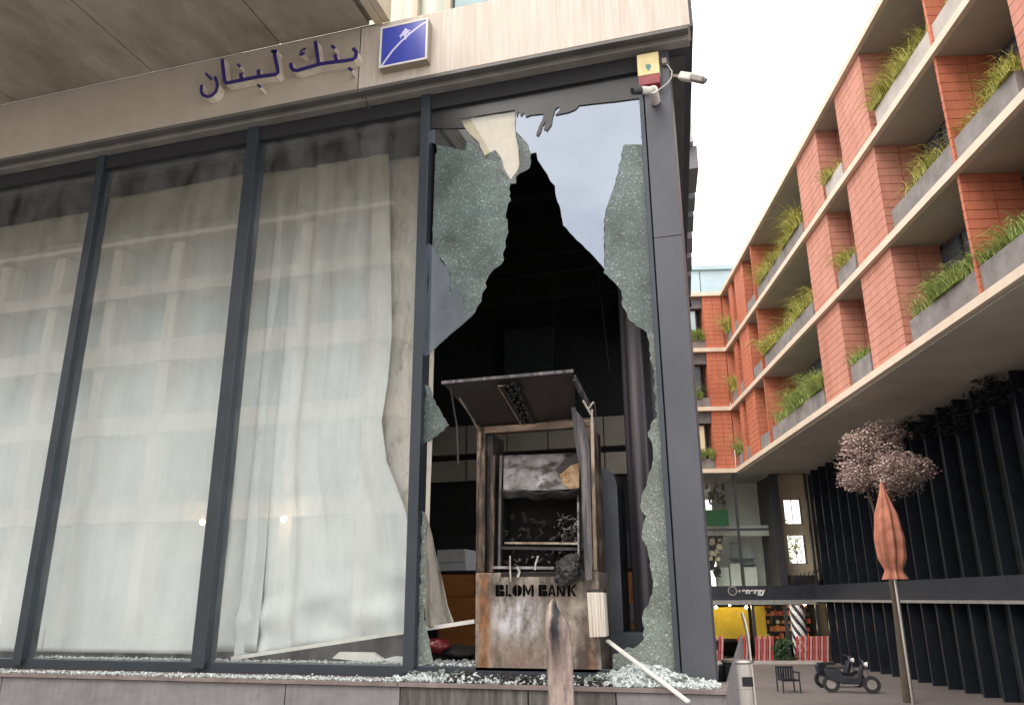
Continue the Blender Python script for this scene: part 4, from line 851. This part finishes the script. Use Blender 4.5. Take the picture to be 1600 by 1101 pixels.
tilecache = {}
def pier(u0, u1, v0, v1, z0, z1, mat, name='pier', tile_l=.62):
    """core wall with a skin of separate courses of terracotta tiles on the wing face and on the end facing the camera"""
    o = rbox(name, u0 + .03, u1 - .005, v0 + .03, v1 - .005, z0, z1, 'terra_joint')
    m = MB(); h_ = .24; nz = int((z1 - z0) / h_); h_ = (z1 - z0) / nz; r = random.Random(int(v0 * 31 + z0 * 7))
    for k in range(nz):
        a, b = z0 + k * h_ + .008, z0 + (k + 1) * h_ - .008; n = max(1, round((v1 - v0) / tile_l)); w_ = (v1 - v0) / n
        for j in range(n): m.box(u0 + r.uniform(0, .006), u0 + .034, v0 + j * w_ + .006, v0 + (j + 1) * w_ - .006, a, b)
        n = max(1, round((u1 - u0) / tile_l)); w_ = (u1 - u0) / n
        for j in range(n): m.box(u0 + j * w_ + .04, u0 + (j + 1) * w_, v0 + r.uniform(0, .006), v0 + .034, a, b)
    m.build('tile_courses', mat, o, world=False, kind='stuff', fix=False); return o
def grass(u0, u1, v0, v1, z, hgt, mat, label, dens=60, seed=0, droop=.25):
    r = random.Random(seed); m = MB(); L = max(u1 - u0, v1 - v0); nt_ = max(3, int(L * 2.6))
    for t_ in range(nt_):
        tc_ = Vector((r.uniform(u0, u1), r.uniform(v0, v1), z)); th = hgt * r.uniform(.55, 1.25); lean = r.gauss(-.12, .15)
        if L > 3 and r.random() < .12: continue
        for k in range(int(dens * 2.6)):
            b = tc_ + Vector((r.gauss(0, .09), r.gauss(0, .24), 0)); b.x = min(max(b.x, u0), u1); b.y = min(max(b.y, v0), v1)
            hh = th * r.uniform(.4, 1.1); dx = (lean + r.gauss(0, droop + .2)) * hh; dy = r.gauss(0, droop + .25) * hh
            s_ = Vector((r.uniform(-1, 1), r.uniform(-1, 1), 0)).normalized() * .0075; bend = r.uniform(.3, 1.0)
            p1 = b + Vector((dx * .3, dy * .3, hh * .55)); p2 = b + Vector((dx * .8, dy * .8, hh * (.95 - .25 * bend))); p3 = b + Vector((dx * 1.5, dy * 1.5, hh * (1.0 - .75 * bend)))
            m.add([b - s_, b + s_, p1 + s_, p1 - s_, p2 + s_ * .8, p2 - s_ * .8, p3], [(0, 1, 2, 3), (3, 2, 4, 5), (5, 4, 6)])
    c = RM @ Vector(((u0 + u1) / 2, (v0 + v1) / 2, z)); o = m.build('ornamental_grass', mat, loc=None, world=False, fix=False)
    # place as own thing in the building's axes
    o.rotation_euler = (0, 0, RA); o.location = c; cc = Vector(((u0 + u1) / 2, (v0 + v1) / 2, z))
    o.data.transform(Matrix.Translation(-cc)); return props(o, label, 'plant', 'ornamental grasses on the balconies')
FL = ['lowest', 'middle', 'top']
DEEP = 1.45
for i in range(3):
    z0, z1 = LV[i] + .22, LV[i + 1] + .01; fl = FL[i]
    # recessed wall of the wing: frames and glass
    rbox('recess_wall', U + DEEP + .12, U + DEEP + .3, VN, V, z0, z1, 'lintel')
    v = VN + .1
    while v < V - 1.4:
        fr = rbox('window', U + DEEP + .02, U + DEEP + .10, v, v + 1.55, z0 + .1, z1 - .15, 'winframe'); rbox('pane', U + DEEP, U + DEEP + .018, v + .07, v + 1.48, z0 + .18, z1 - .23, 'bldglass', fr); v += 1.62
    pale = 'terra_pale'
    pier(U + .06, U + DEEP, 25.6, 27.95, z0, z1, pale); pier(U + .06, U + DEEP, 21.3, 23.6, z0, z1, pale); pier(U + .06, U + DEEP, VN, 14.3, z0, z1, pale)
    pier(U - .0, U + DEEP, 35.3, 35.42, z0, z1, 'terra', 'fin'); pier(U + .02, U + DEEP, 31.2 - 14, 31.32 - 14, z0, z1, 'terra', 'fin')
    pier(U + .06, U + DEEP, 37.3, 39.2, z0, z1, 'terra'); pier(U + .10, U + DEEP, 40.0, 40.8, z0, z1, 'terra', 'fin')
    rbox('recess_wall', U + .0, U + 3, V + .06, V + .2, z0, z1, 'terra')
    # planters and grasses of the wing
    for (va, vb, nm) in ((14.6, 20.9, 'bay nearest the viewer'), (23.8, 25.4, 'narrow bay between the two broad piers'), (28.15, 35.1, 'long bay'), (35.55, 37.15, 'slot behind the thin fin'), (39.3, 39.95, 'small slot before the corner'), (40.9, 41.85, 'inner corner')):
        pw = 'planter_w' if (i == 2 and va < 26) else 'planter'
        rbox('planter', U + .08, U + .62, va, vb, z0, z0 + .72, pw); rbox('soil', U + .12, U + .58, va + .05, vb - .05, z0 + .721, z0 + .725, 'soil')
        if vb - va > 5 or nm in ('narrow bay between the two broad piers', 'inner corner'):
            grass(U - .02, U + .55, va + (0 if vb - va > 5 else .1), vb, z0 + .72, (.58 if va < 27 else .78) if va < 39 else 1.0, 'grass_y' if i != 0 else 'grass_g', f'yellow-green grass in the {fl} balcony planter, {nm}', 70, seed=i * 10 + int(va))
    # back wing: corner pier, windows, planters
    pier(8.75, U - .05, V + .05, V + 1.2, z0, z1, 'terra', tile_l=.5)
    rbox('lintel', -8, 8.74, V + .25, V + .6, z1 - .62, z1, 'lintel'); rbox('parapet', -8, 8.74, V + .1, V + .22, z0, z0 + .55, 'planter'); rbox('recess_wall', -8, 8.74, V + 1.2, V + 1.35, z0, z1, 'indark')
    for k in range(4):
        u0 = 6.95 - k * 1.9; fr = rbox('window', u0, u0 + 1.5, V + .5, V + .6, z0 + .55, z1 - .65, 'winframe')
        for q in range(2): rbox('pane', u0 + .08 + q * .7, u0 + .72 + q * .7, V + .47, V + .498, z0 + .62, z1 - .72, 'pent' if (i == 2 and k == 0 and q == 1) else ('insand' if (i + q) % 2 else 'bldglass'), fr)
    grass(6.6, 8.7, V + .0, V + .25, z0 + .5, .75, 'grass_g', f'green grass along the {fl} balcony of the rear wing beside the corner pier', 90, seed=50 + i, droop=.12)
# roof pavilion

pav = thing('roof_pavilion', 'pale blue glazed pavilion on the roof of the rear wing', 'pavilion', tuple(RM @ Vector((6, 50, LV[3] + .22))), RA)
def pbox(n, u0, u1, v0, v1, z0, z1, mat): 
    o = MB().box(u0 - 6, u1 - 6, v0 - 50, v1 - 50, z0 - LV[3] - .22, z1 - LV[3] - .22).build(n, mat, pav, world=False); return o
for k in range(9): pbox('glazing', -6 + k * 2, -4.06 + k * 2, 48, 48.2, LV[3] + .9, LV[3] + 4.1, 'pent')
pbox('roof', -6.2, 12.2, 47.8, 54, LV[3] + 4.12, LV[3] + 4.4, 'pent'); pbox('base', -6, 12, 47.9, 54, LV[3] + .23, LV[3] + .89, 'planter_w')
# underside and lower storeys
rbox('overhang_soffit', U + .06, 13.6, VN, V + .3, LV[0] - .06, LV[0] + .005, 'slabsof')
BZ0, BZ1 = EYE - .12, EYE + .57
rbox('sign_band', 6.9, 13.6, V + .1, V + .5, BZ0, BZ1, 'band'); rbox('band_trim', 6.9, 13.6, V + .02, V + .095, BZ0 - .22, BZ0 - .002, 'bandtrim')
rbox('pane', -8, 6.88, V + .18, V + .3, BZ1 + .01, LV[0] - .07, 'bldglass'); rbox('pane', -8, 6.38, V + .6, V + .7, PZ, BZ0 - .02, 'bldglass')
rbox('sign_band', -8, 6.89, V + .1, V + .5, BZ0, BZ1, 'band')
for u in (6.9, 9.62, 11.5, 13.3, 4.2, 1.5): rbox('facade_post', u, u + .10, V + .12, V + .3, BZ1, LV[0] - .06, 'winframe')
rbox('facade_post', 11.6, 11.9, V + .1, V + .5, BZ1, LV[0] - .06, 'winframe')
rbox('facade_rail', 6.9, 11.6, V + .14, V + .26, EYE + 3.3, EYE + 3.42, 'winframe')
for a, b in ((7.02, 9.61), (9.73, 11.49)):
    for c, d in ((BZ1 + .02, EYE + 3.29), (EYE + 3.43, LV[0] - .07)): rbox('pane', a, b, V + .18, V + .2, c, d, 'bglass')
# upper hall behind the glazing
rbox('hall_wall', 6.5, 9.2, V + 6, V + 6.2, BZ1, LV[0], 'inwhite'); rbox('hall_wall', 9.2, 12.0, V + 4.0, V + 4.2, BZ1, LV[0], 'inwhite'); rbox('hall_floor', 6.5, 14, V + .5, V + 8, BZ0, BZ1 - .1, 'inwhite')
rbox('hall_beam', 6.5, 11.9, V + 2.4, V + 2.7, EYE + 3.2, EYE + 3.75, 'inwhite'); rbox('hall_wall', 11.80, 11.89, V + .6, V + 4.3, BZ1, LV[0], 'indark'); rbox('hall_wall', 6.3, 6.5, V + .5, V + 8, BZ0, LV[0], 'indark')
m = MB().prism([(7.9, EYE + 3.2), (9.3, EYE + 3.2), (8.6, EYE + 1.4), (8.3, EYE + 1.4)], V + 2.2, V + 2.4); m.build('stair_soffit', 'indark', red, world=False)
for k in range(5): rbox('hall_shelf', 9.9, 11.2, V + 3.4, V + 3.98, BZ1 + .2 + k * .32, BZ1 + .24 + k * .32, 'pent')
for k in range(3): rbox('hall_cabinet', 8.9 + k * .75, 9.55 + k * .75, V + 2.8, V + 3.2, BZ1, BZ1 + 1.0 + .2 * (k % 2), 'inwhite')
m = MB().box(10.0, 11.2, V + 3.7, V + 3.99, EYE + 2.9, EYE + 2.98).box(10.0, 10.08, V + 3.7, V + 3.99, EYE + 1.6, EYE + 2.9).box(11.12, 11.2, V + 3.7, V + 3.99, EYE + 1.6, EYE + 2.9); m.build('hall_frame', 'bw_w', red, world=False)
# sand-coloured end wall with two real openings
ow = V + 1.0
MB().box(11.9, 12.35, ow, ow + .3, BZ1, LV[0]).box(13.28, 13.9, ow, ow + .3, BZ1, LV[0]).box(12.35, 13.28, ow, ow + .3, EYE + 4.95, LV[0]).box(12.35, 13.28, ow, ow + .3, EYE + 3.1, EYE + 3.65).box(12.35, 13.28, ow, ow + .3, BZ1, EYE + 1.65).build('end_wall', 'insand', red, world=False)
for zz in (EYE + 1.65, EYE + 3.65):
    fr = MB().box(13.16, 13.2, ow - .03, ow + .05, zz, zz + 1.4).box(12.35, 13.28, ow + .02, ow + .05, zz + .0, zz + .04).build('window', 'winframe', red, world=False)
    MB().box(12.72, 12.745, ow - .02, ow + .04, zz + .041, zz + 1.4).build('glazing_bar', 'winframe', fr, world=False)
rbox('stair', 12.0, 13.5, ow - .6, ow - .1, BZ1, BZ1 + .5, 'indark')
for k in range(6): MB().obox((12.3 + k * .22, ow - .7, BZ1 + .25 + k * .05), (.02, 0, 0), (0, .03, 0), (.12, 0, .28)).build('stair_rail', 'blacksteel', red, world=False)
# body behind/right
rbox('rear_body', 14.0, 26, V - 4, V + 1.5, PZ, LV[0] - .07, 'indark')
# lower right: black steel fins along the recessed wing wall
rbox('wing_wall', 13.75, 14.0, VN, V + 1, PZ, LV[0] - .07, 'room')
v = VN + .2; k = 0
while v < V:
    rbox('steel_fin', 13.30, 13.72, v, v + .10, PZ, LV[0] - .065, 'blacksteel'); v += 1.15
rbox('wing_beam', 13.15, 13.29, VN, V, BZ0, BZ1, 'band')
rbox('wing_beam_trim', 13.12, 13.28, VN, V, BZ0 - .1, BZ0 - .003, 'bandtrim')
# ground-floor shop
rbox('shop_floor', 6.5, 13.7, V + .5, V + 6, PZ, PZ + .06, 'indark'); rbox('shop_back_wall', 13.71, 13.8, V + .5, V + 6, PZ, BZ0, 'indark'); rbox('shop_back_wall', 6.5, 13.7, V + 5.8, V + 6, PZ, BZ0, 'indark'); rbox('shop_ceiling', 6.5, 13.7, V + .51, V + 6, BZ0 - .1, BZ0 - .01, 'indark'); rbox('shop_side_wall', 6.4, 6.5, V + .5, V + 6, PZ, BZ0, 'indark')
rbox('yellow_wall', 7.6, 10.1, V + 1.6, V + 1.7, PZ + 1.0, BZ0 - .35, 'yellowwall'); rbox('yellow_wall', 10.3, 10.95, V + 1.5, V + 1.6, PZ + .9, BZ0 - .3, 'yellowwall')
for u in (7.0, 9.95, 11.55, 13.1): rbox('shop_post', u, u + .14, V + .1, V + .26, PZ, BZ0 - .225, 'winframe')
for a, b in ((7.15, 9.94), (10.1, 11.54), (11.7, 13.09)): rbox('pane', a, b, V + .17, V + .19, PZ + .9, BZ0 - .24, 'bglass')
# shelves with goods
sh = thing('shop_shelves', 'dark shop shelves crowded with orange and cream goods under the black sign band', 'shelves', tuple(RM @ Vector((12, V + 2.5, PZ))), RA)
def sbox(n, u0, u1, v0, v1, z0, z1, mat, par=None): return MB().box(u0 - 12, u1 - 12, v0 - V - 2.5, v1 - V - 2.5, z0 - PZ, z1 - PZ).build(n, mat, par or sh, world=False)
r = random.Random(9)
for zi in range(5):
    z = PZ + .95 + zi * .38; sbox('shelf', 10.9, 13.4, V + 2.2, V + 2.6, z - .03, z, 'indark'); u = 10.95
    while u < 13.3:
        w_ = r.uniform(.08, .26); 
        if r.random() < .8: sbox('box', u, u + w_ * .85, V + 2.2, V + 2.45, z, z + r.uniform(.1, .32), r.choice(['orange', 'orange', 'cream', 'indark', 'redslat']))
        u += w_
# black and white striped column
bw = thing('striped_column', 'round column wound with black and white diagonal stripes in the shop', 'column', tuple(RM @ Vector((12.05, V - .35, PZ))), RA)
m = MB(); nseg, nz_ = 36, 60
def bwf(u_, v_): a = u_ * 2 * math.pi; return (.36 * math.cos(a), .36 * math.sin(a), .0 + 2.62 * v_)
m.grid(bwf, nseg, nz_)
for idx in range(len(m.m)):
    jj, ii = divmod(idx, nseg); m.m[idx] = int(((ii / nseg) * 1.0 * 2.26 * 1.35 + jj / nz_ * 2.62) / .27) % 2
m.build('shaft', ['black', 'bw_w'], bw, world=False, smooth=True)
# red slatted fence
def rthing(name, label, cat, u, v, z=None, rot=0, group=None): return thing(name, label, cat, tuple(RM @ Vector((u, v, PZ if z is None else z))), RA + rot, group)
def fence(u0, u1, v, label, seed):
    f = rthing('slatted_screen', label, 'screen', (u0 + u1) / 2, v, group='red slatted screens outside the shop'); n = int((u1 - u0) / .13); hw = (u1 - u0) / 2; src = [None, None]
    for k in range(n):
        x = -hw + k * .13 + .065; q = 0 if k % 2 == 0 else 1
        if src[q] is None: src[q] = MB().obox((0, 0, .62), (.045, 0, 0), (0, .02, 0), (.07, 0, .60)).build('slat', 'redslat' if q == 0 else 'pinkslat', f, world=False); src[q].location = (x, 0, 0)
        else: dupe(src[q], f, (x, 0, 0))
    MB().box(-hw, hw, .03, .07, .2, .28).box(-hw, hw, .03, .07, 1.0, 1.08).build('rail', 'indark', f, world=False)
fence(7.2, 8.35, V - .7, 'red and pink slatted screen nearest the dark column edge', 1); fence(8.9, 9.5, V - .72, 'narrow red slatted screen behind the steel post', 1); fence(9.75, 10.75, V - .7, 'red slatted screen just left of the round shrub', 2); fence(11.55, 13.2, V - 1.2, 'red slatted screen right of the striped column', 3)
# kerb
kb = props(MB().box(7.0, 12.6, V - 1.6, V - 1.35, PZ, PZ + .14).build('kerb', 'planter_w', loc=None, world=False), kind='structure'); kb.location = RB; kb.rotation_euler = (0, 0, RA)
# shrub, tree
def foliage(m, c, rx, ry, rz, n, s0, s1, seed, holes=.0):
    r = random.Random(seed); c = Vector(c)
    for k in range(n):
        d = Vector((r.gauss(0, 1), r.gauss(0, 1), r.gauss(0, 1))).normalized(); q = r.random() ** .4; p = Vector((d.x * rx, d.y * ry, d.z * rz)) * q * (1 + .35 * noise.noise(d * 2 + Vector((seed, 0, 0))))
        if noise.noise((c + p) * 1.4 + Vector((0, seed, 0))) < holes - .25: continue
        a = Vector((r.gauss(0, 1), r.gauss(0, 1), r.gauss(0, 1))).normalized(); b = a.orthogonal().normalized(); s_ = r.uniform(s0, s1); p = p + c
        m.add([p - a * s_, p + b * s_ * .5, p + a * s_, p - b * s_ * .5], [(0, 1, 2, 3)])
shb = rthing('planter_shrub', 'round dark green shrub between the red slatted screens', 'shrub', 11.15, V - 1.0)
m = MB(); foliage(m, (0, 0, .55), .62, .4, .55, 1500, .04, .09, 4); m.build('foliage', 'leaf', shb, world=False, fix=False)
MB().tube([(0, 0, 0), (0, 0, .5)], .04, 8).build('stem', 'bark', shb, world=False)
# sign board near the column edge
sb = rthing('notice_board', 'small white notice board at the dark column edge', 'sign', 7.0, 38.0)
MB().box(-.2, .2, -.02, .02, .95, 2.05).build('panel', 'bw_w', sb, world=False); MB().box(-.03, .03, .021, .06, 0, 1.9).build('post', 'blacksteel', sb, world=False)
MB().tube([(-.1, -.024, 1.55), (.0, -.024, 1.7), (.1, -.024, 1.62), (.02, -.024, 1.45)], .012, 6).build('drawing', 'band', sb, world=False)
# logo and lettering "energy" on the band
sgn = rthing('shop_sign', 'small white round emblem and the word energy on the dark band', 'sign', 9.5, V + .09, EYE)
def bandpt(px, py): 
    d = ray(px, py); vd = Vector((-math.sin(RA), math.cos(RA), 0)); t_ = (V + .06) / d.dot(vd); p = CAM + d * t_; q = MW[sgn.name].inverted() @ p; return q
c = bandpt(1144.5, 922.5)
m = MB()
for k in range(24):
    a0, a1 = 2 * math.pi * k / 24, 2 * math.pi * (k + 1) / 24
    m.add([(c.x + q * math.cos(a), -.03, c.z + q * math.sin(a)) for q, a in ((.17, a0), (.17, a1), (.235, a1), (.235, a0))], [(0, 1, 2, 3)])
m.bar((c.x - .08, -.032, c.z + .07), (c.x, -.032, c.z - .06), .03, .012).bar((c.x + .08, -.032, c.z + .07), (c.x, -.032, c.z - .06), .03, .012)
m.build('emblem', 'trim', sgn, world=False)
m = MB(); a = bandpt(1154.5, 923); m.bar((a.x - .07, -.03, a.z), (a.x + .06, -.03, a.z), .05, .01).tube([(a.x + .03, -.03, a.z - .07), (a.x + .05, -.03, a.z + .07)], .02, 6); m.build('mark', 'bw_w', sgn, world=False)
cu = bpy.data.curves.new('lettering', 'FONT'); cu.body = 'energy'; cu.size = .62; cu.offset = .018; cu.extrude = .01; cu.align_x = 'LEFT'
to = bpy.data.objects.new('tmp', cu); COL.objects.link(to); dg = bpy.context.evaluated_depsgraph_get(); me = bpy.data.meshes.new_from_object(to.evaluated_get(dg)); bpy.data.objects.remove(to)
me.name = 'lettering'; me.materials.clear(); me.materials.append(M['bw_w']); lo = bpy.data.objects.new('lettering', me); COL.objects.link(lo); lo.parent = sgn
a = bandpt(1159.5, 927); b = bandpt(1196, 927); wd = max(v.co.x for v in me.vertices); s_ = (b.x - a.x) / wd
me.transform(Matrix.Translation((a.x, -.03, a.z)) @ Matrix.Diagonal((s_, 1, s_ * .95, 1)) @ Matrix.Rotation(R(90), 4, 'X'))
# shop lamps
for k, (px, py) in enumerate(((1119, 948), (1166, 948), (1257, 943), (1257, 978), (1140, 944))):
    d = ray(px, py); vd = Vector((-math.sin(RA), math.cos(RA), 0)); p = CAM + d * ((V + .75) / d.dot(vd)); 
    l = thing('pendant_lamp', ['small lit lamp at the left end of the yellow wall', 'small lit lamp above the top of the steel post', 'small lit lamp at the top right of the striped column', 'small lit lamp at mid height right of the striped column', 'faint lit lamp in the middle of the yellow wall'][k], 'lamp', tuple(p), RA, 'lit lamps in the shop')
    MB().tube([(0, 0, -.07), (0, 0, -.035), (0, 0, 0), (0, 0, .035), (0, 0, .07)], [.01, .06, .075 if k < 4 else .04, .06, .01], 12).build('bulb', 'lampglow', l, world=False, smooth=True)
    MB().tube([(0, 0, .07), (0, 0, .09)], .02, 8).build('cap', 'black', l, world=False)
# green sign in the upper hall and potted tree
d = ray(1122, 808); p = CAM + d * ((V + 1.2) / d.dot(Vector((-math.sin(RA), math.cos(RA), 0))))
gs = thing('green_banner', 'dark green sign hanging inside the upper glazed hall', 'sign', tuple(p), RA)
MB().box(-.62, .55, 0, .06, -.45, .4).build('panel', 'green', gs, world=False); MB().box(-.4, -.38, .01, .03, .4, 1.2).box(.36, .38, .01, .03, .4, 1.2).build('hanger', 'winframe', gs, world=False)
def decor(px, py, w_, h_, mat, nm, label, v=V + 2):
    d = ray(px, py); p = CAM + d * (v / d.dot(Vector((-math.sin(RA), math.cos(RA), 0)))); t_ = thing(nm, label, nm.replace('_', ' '), tuple(p), RA); r = random.Random(px)
    m = MB()
    for k in range(26): m.obox((r.uniform(-w_, w_), r.uniform(0, .3), r.uniform(-h_, h_)), (r.uniform(.03, .14), 0, r.uniform(-.05, .05)), (0, .03, 0), (0, 0, r.uniform(.03, .14)))
    m.build('pieces', mat, t_, world=False); m = MB().tube([(0, .1, h_), (0, .1, h_ + .9)], .012, 6).build('hanger', 'winframe', t_, world=False)
decor(1122, 772, .55, .55, 'bark', 'chandelier', 'brown cluster chandelier high in the glazed hall'); decor(1118, 858, .35, .5, 'insand', 'wall_shelf', 'pale cluttered shelf in the glazed hall under the green sign')
decor(1121, 893, .12, .2, 'black', 'floor_lamp', 'small black lamp in the glazed hall below the pale shelf')
# tree seen through the openings, beyond
tr2 = rthing('broadleaf_tree', 'green tree seen through the bright openings of the end wall', 'tree', 15.5, 58)
m = MB(); foliage(m, (0, 0, 6.2), 1.9, 1.9, 2.6, 2600, .08, .16, 7); m.build('crown', 'grass_g', tr2, world=False, fix=False); MB().tube([(0, 0, 0), (.1, 0, 3), (0, .1, 6)], [.16, .12, .05], 8).build('trunk', 'bark', tr2, world=False)

# pink crown and salmon canvas on the right
def og(px, py, v):
    d = ray(px, py); vd = Vector((-math.sin(RA), math.cos(RA), 0)); ud = Vector((math.cos(RA), math.sin(RA), 0)); p = CAM + d * (v / d.dot(vd)); return (p - CAM).dot(ud), (p - CAM).dot(vd), p.z
u0, v0, z0 = og(1322, 725, 26)
tp = rthing('blossom_tree', 'dusty pink blossoming tree at the right edge of the plaza', 'tree', u0 + .9, v0)
hz = z0 - PZ
m = MB(); foliage(m, (0, 0, hz), 1.15, 1.0, 1.15, 5000, .03, .065, 11); foliage(m, (.35, -1.2, hz - .35), .95, .5, .55, 2600, .03, .065, 16); foliage(m, (-.75, -.1, hz - .5), .5, .5, .45, 1200, .03, .06, 12); foliage(m, (.8, .1, hz - .6), .7, .5, .5, 1500, .03, .06, 13); foliage(m, (.4, 0, hz + .9), .8, .6, .6, 1800, .03, .06, 14); foliage(m, (-.5, 0, hz + .7), .5, .5, .4, 1000, .03, .06, 15)
rr_ = random.Random(5)
for k in range(26): d_ = Vector((rr_.gauss(0, 1), rr_.gauss(0, .6), rr_.gauss(.3, .8))).normalized(); m.tube([(0, 0, hz - .5), Vector((0, 0, hz - .2)) + d_ * .6, Vector((0, 0, hz)) + d_ * 1.25], [.022, .014, .005], 5)
m; m.build('crown', 'pinkleaf', tp, world=False, fix=False)
MB().tube([(0, 0, 0), (.1, .1, hz * .4), (0, 0, hz * .7), (.05, 0, hz)], [.15, .12, .09, .04], 10).build('trunk', 'bark', tp, world=False)
MB().tube([(0, 0, hz * .6), (.5, .2, hz * .9), (.8, .2, hz * 1.1)], [.06, .04, .02], 8).build('limb', 'bark', tp, world=False); MB().tube([(0, 0, hz * .62), (-.4, -.1, hz * .9), (-.7, -.1, hz * 1.05)], [.06, .04, .02], 8).build('limb', 'bark', tp, world=False)
sp = rthing('salmon_parasol', 'folded salmon canvas parasol standing under the pink tree', 'parasol', u0 + .42, v0 - 1.5)
uz = [og(1330, q, v0 - 1.5)[2] - PZ for q in (752, 905)]
def paf(u_, v_):
    a = u_ * 2 * math.pi; k = [(0, .03), (.12, .10), (.35, .30), (.6, .37), (.8, .33), (.88, .24), (.91, .20), (1, .30)]
    for (x_, r_), (x2, r2_) in zip(k, k[1:]):
        if v_ <= x2: rr = r_ + (r2_ - r_) * (v_ - x_) / (x2 - x_); break
    rr *= 1 + .22 * v_ ** .5 * math.cos(8 * a + 2.2 * v_) ; return (rr * math.cos(a), rr * math.sin(a), uz[0] + (uz[1] - uz[0]) * v_)
MB().grid(paf, 96, 40).build('canopy', 'salmon', sp, world=False, smooth=True, fix=False); MB().tube([(0, 0, uz[0] + .06), (0, 0, uz[0])], .03, 8).build('finial', 'steel', sp, world=False)
MB().tube([(0, 0, 0), (0, 0, uz[1] + .3)], .045, 10).build('pole', 'steel', sp, world=False)
cr_ = rthing('dark_creeper', 'dark creeper hanging under the overhang at the right edge', 'creeper', 13.0, 24)
m = MB()
for k in range(8): foliage(m, (0, -6 + k * 2.6, LV[0] - PZ - .55 - .3 * (k % 2)), .35, 1.3, .55, 420, .05, .12, 30 + k, holes=.1)
m.build('foliage', 'darkleaf', cr_, world=False, fix=False)

# chair
ch = rthing('armchair', 'black outdoor armchair standing alone on the plaza paving', 'chair', 7.77, 28.7, rot=.12)
for x in (-.29, .29):
    for y in (-.24, .26):
        MB().tube([(x, y, 0), (x * .97, y * 1.0, .62 if y < 0 else .80)], [.026, .024], 8).build('leg', 'blacksteel', ch, world=False)
    MB().box(x - .03, x + .03, -.27, .27, .60, .64).build('armrest', 'blacksteel', ch, world=False)
MB().box(-.26, .26, -.24, .22, .36, .42).build('seat', 'blacksteel', ch, world=False)
for k in range(6): MB().box(-.245 + k * .085, -.185 + k * .085, .235, .255, .42, .78).build('back_slat', 'blacksteel', ch, world=False)
MB().box(-.27, .27, .23, .265, .74, .79).build('top_rail', 'blacksteel', ch, world=False)
# motorbikes
def bike(u, v, rot, label):
    b = rthing('motor_scooter', label, 'scooter', u, v, rot=rot, group='dark scooters parked by the steel fins')
    for x in (-.62, .62):
        wl = MB().tube([(x, -.05, .27), (x, .05, .27)], .27, 24).build('wheel', 'black', b, world=False, smooth=True); MB().tube([(x, -.056, .27), (x, .056, .27)], .15, 18).build('rim', 'trim', wl, world=False)
    m = MB(); m.prism([(-.75, .45), (-.3, .28), (.25, .25), (.35, .45), (.45, .85), (.35, .88), (.2, .5), (-.2, .52), (-.3, .72), (-.8, .74)], -.13, .13); m.build('body', 'blacksteel', b, world=False, bevel=.03)
    MB().box(-.72, -.12, -.13, .13, .745, .82).build('seat', 'black', b, world=False, bevel=.03)
    MB().tube([(.62, 0, .27), (.50, 0, .7), (.42, 0, 1.0)], .03, 8).build('fork', 'steel', b, world=False); MB().tube([(.38, -.32, 1.04), (.42, 0, 1.0), (.38, .32, 1.04)], .018, 8).build('handlebar', 'blacksteel', b, world=False)
    MB().tube([(.46, 0, .88), (.56, 0, .87)], [.06, .09], 16).build('headlight', 'bw_w', b, world=False); MB().box(-.2, .2, -.2, .2, .24, .27).build('footboard', 'trim', b, world=False)
bike(9.75, 28.5, -.25, 'dark scooter parked nearest on the right, with a pale headlight'); bike(9.95, 30.2, .1, 'dark scooter parked just behind the nearest one')

# ================================================================== OPPOSITE BUILDING (behind the camera; the windows mirror it)
op = thing('opposite_building', 'beige banded block across the street, mirrored in the bank windows', 'building', (-30, -28, 0))
OX0, OX1, OY = -62, -15.7, -28
MB().box(OX0, OX1, OY - 14, OY - 1.2, 0, 22).build('wall', 'opp_wall', op)
for z, t in ((18.2, .7), (14.5, 1.2), (10.5, .9), (5.9, .9), (21.6, .8)): MB().box(OX0, OX1 + .3, OY - 1.3, OY, z - t / 2, z + t / 2).build('floor_band', 'opp_stone', op)
x = OX0 + 1
src = None
while x < OX1 - 2:
    for z in (1.0, 7.0, 11.3, 15.4):
        if src is None: src = MB().box(0, 2.4, 0, .12, 0, 2.5).build('window', 'bldglass', op, world=False); src.location = Vector((x, OY - 1.16, z)) - Vector(op.location)
        else: dupe(src, op, Vector((x, OY - 1.16, z)) - Vector(op.location))
    MB().box(x + 2.7, x + 3.4, OY - 1.2, OY - .2, 0, 21).build('pilaster', 'opp_stone', op); x += 4.1
for k, (lx_, lab) in enumerate(((-25.3, 'lit globe wall lamp across the street, right one of two'), (-20.8, 'lit globe wall lamp across the street, left one of two'))):
    l = thing('wall_lamp', lab, 'lamp', (lx_, OY + .3, 5.3), 0, 'lit lamps across the street')
    MB().tube([(lx_, OY + .3, 5.15), (lx_, OY + .3, 5.22), (lx_, OY + .3, 5.3), (lx_, OY + .3, 5.38), (lx_, OY + .3, 5.45)], [.03, .12, .15, .12, .03], 14).build('globe', 'lampglow2', l, smooth=True)
    MB().bar((lx_, OY, 5.5), (lx_, OY + .3, 5.47), .05).build('bracket', 'black', l)
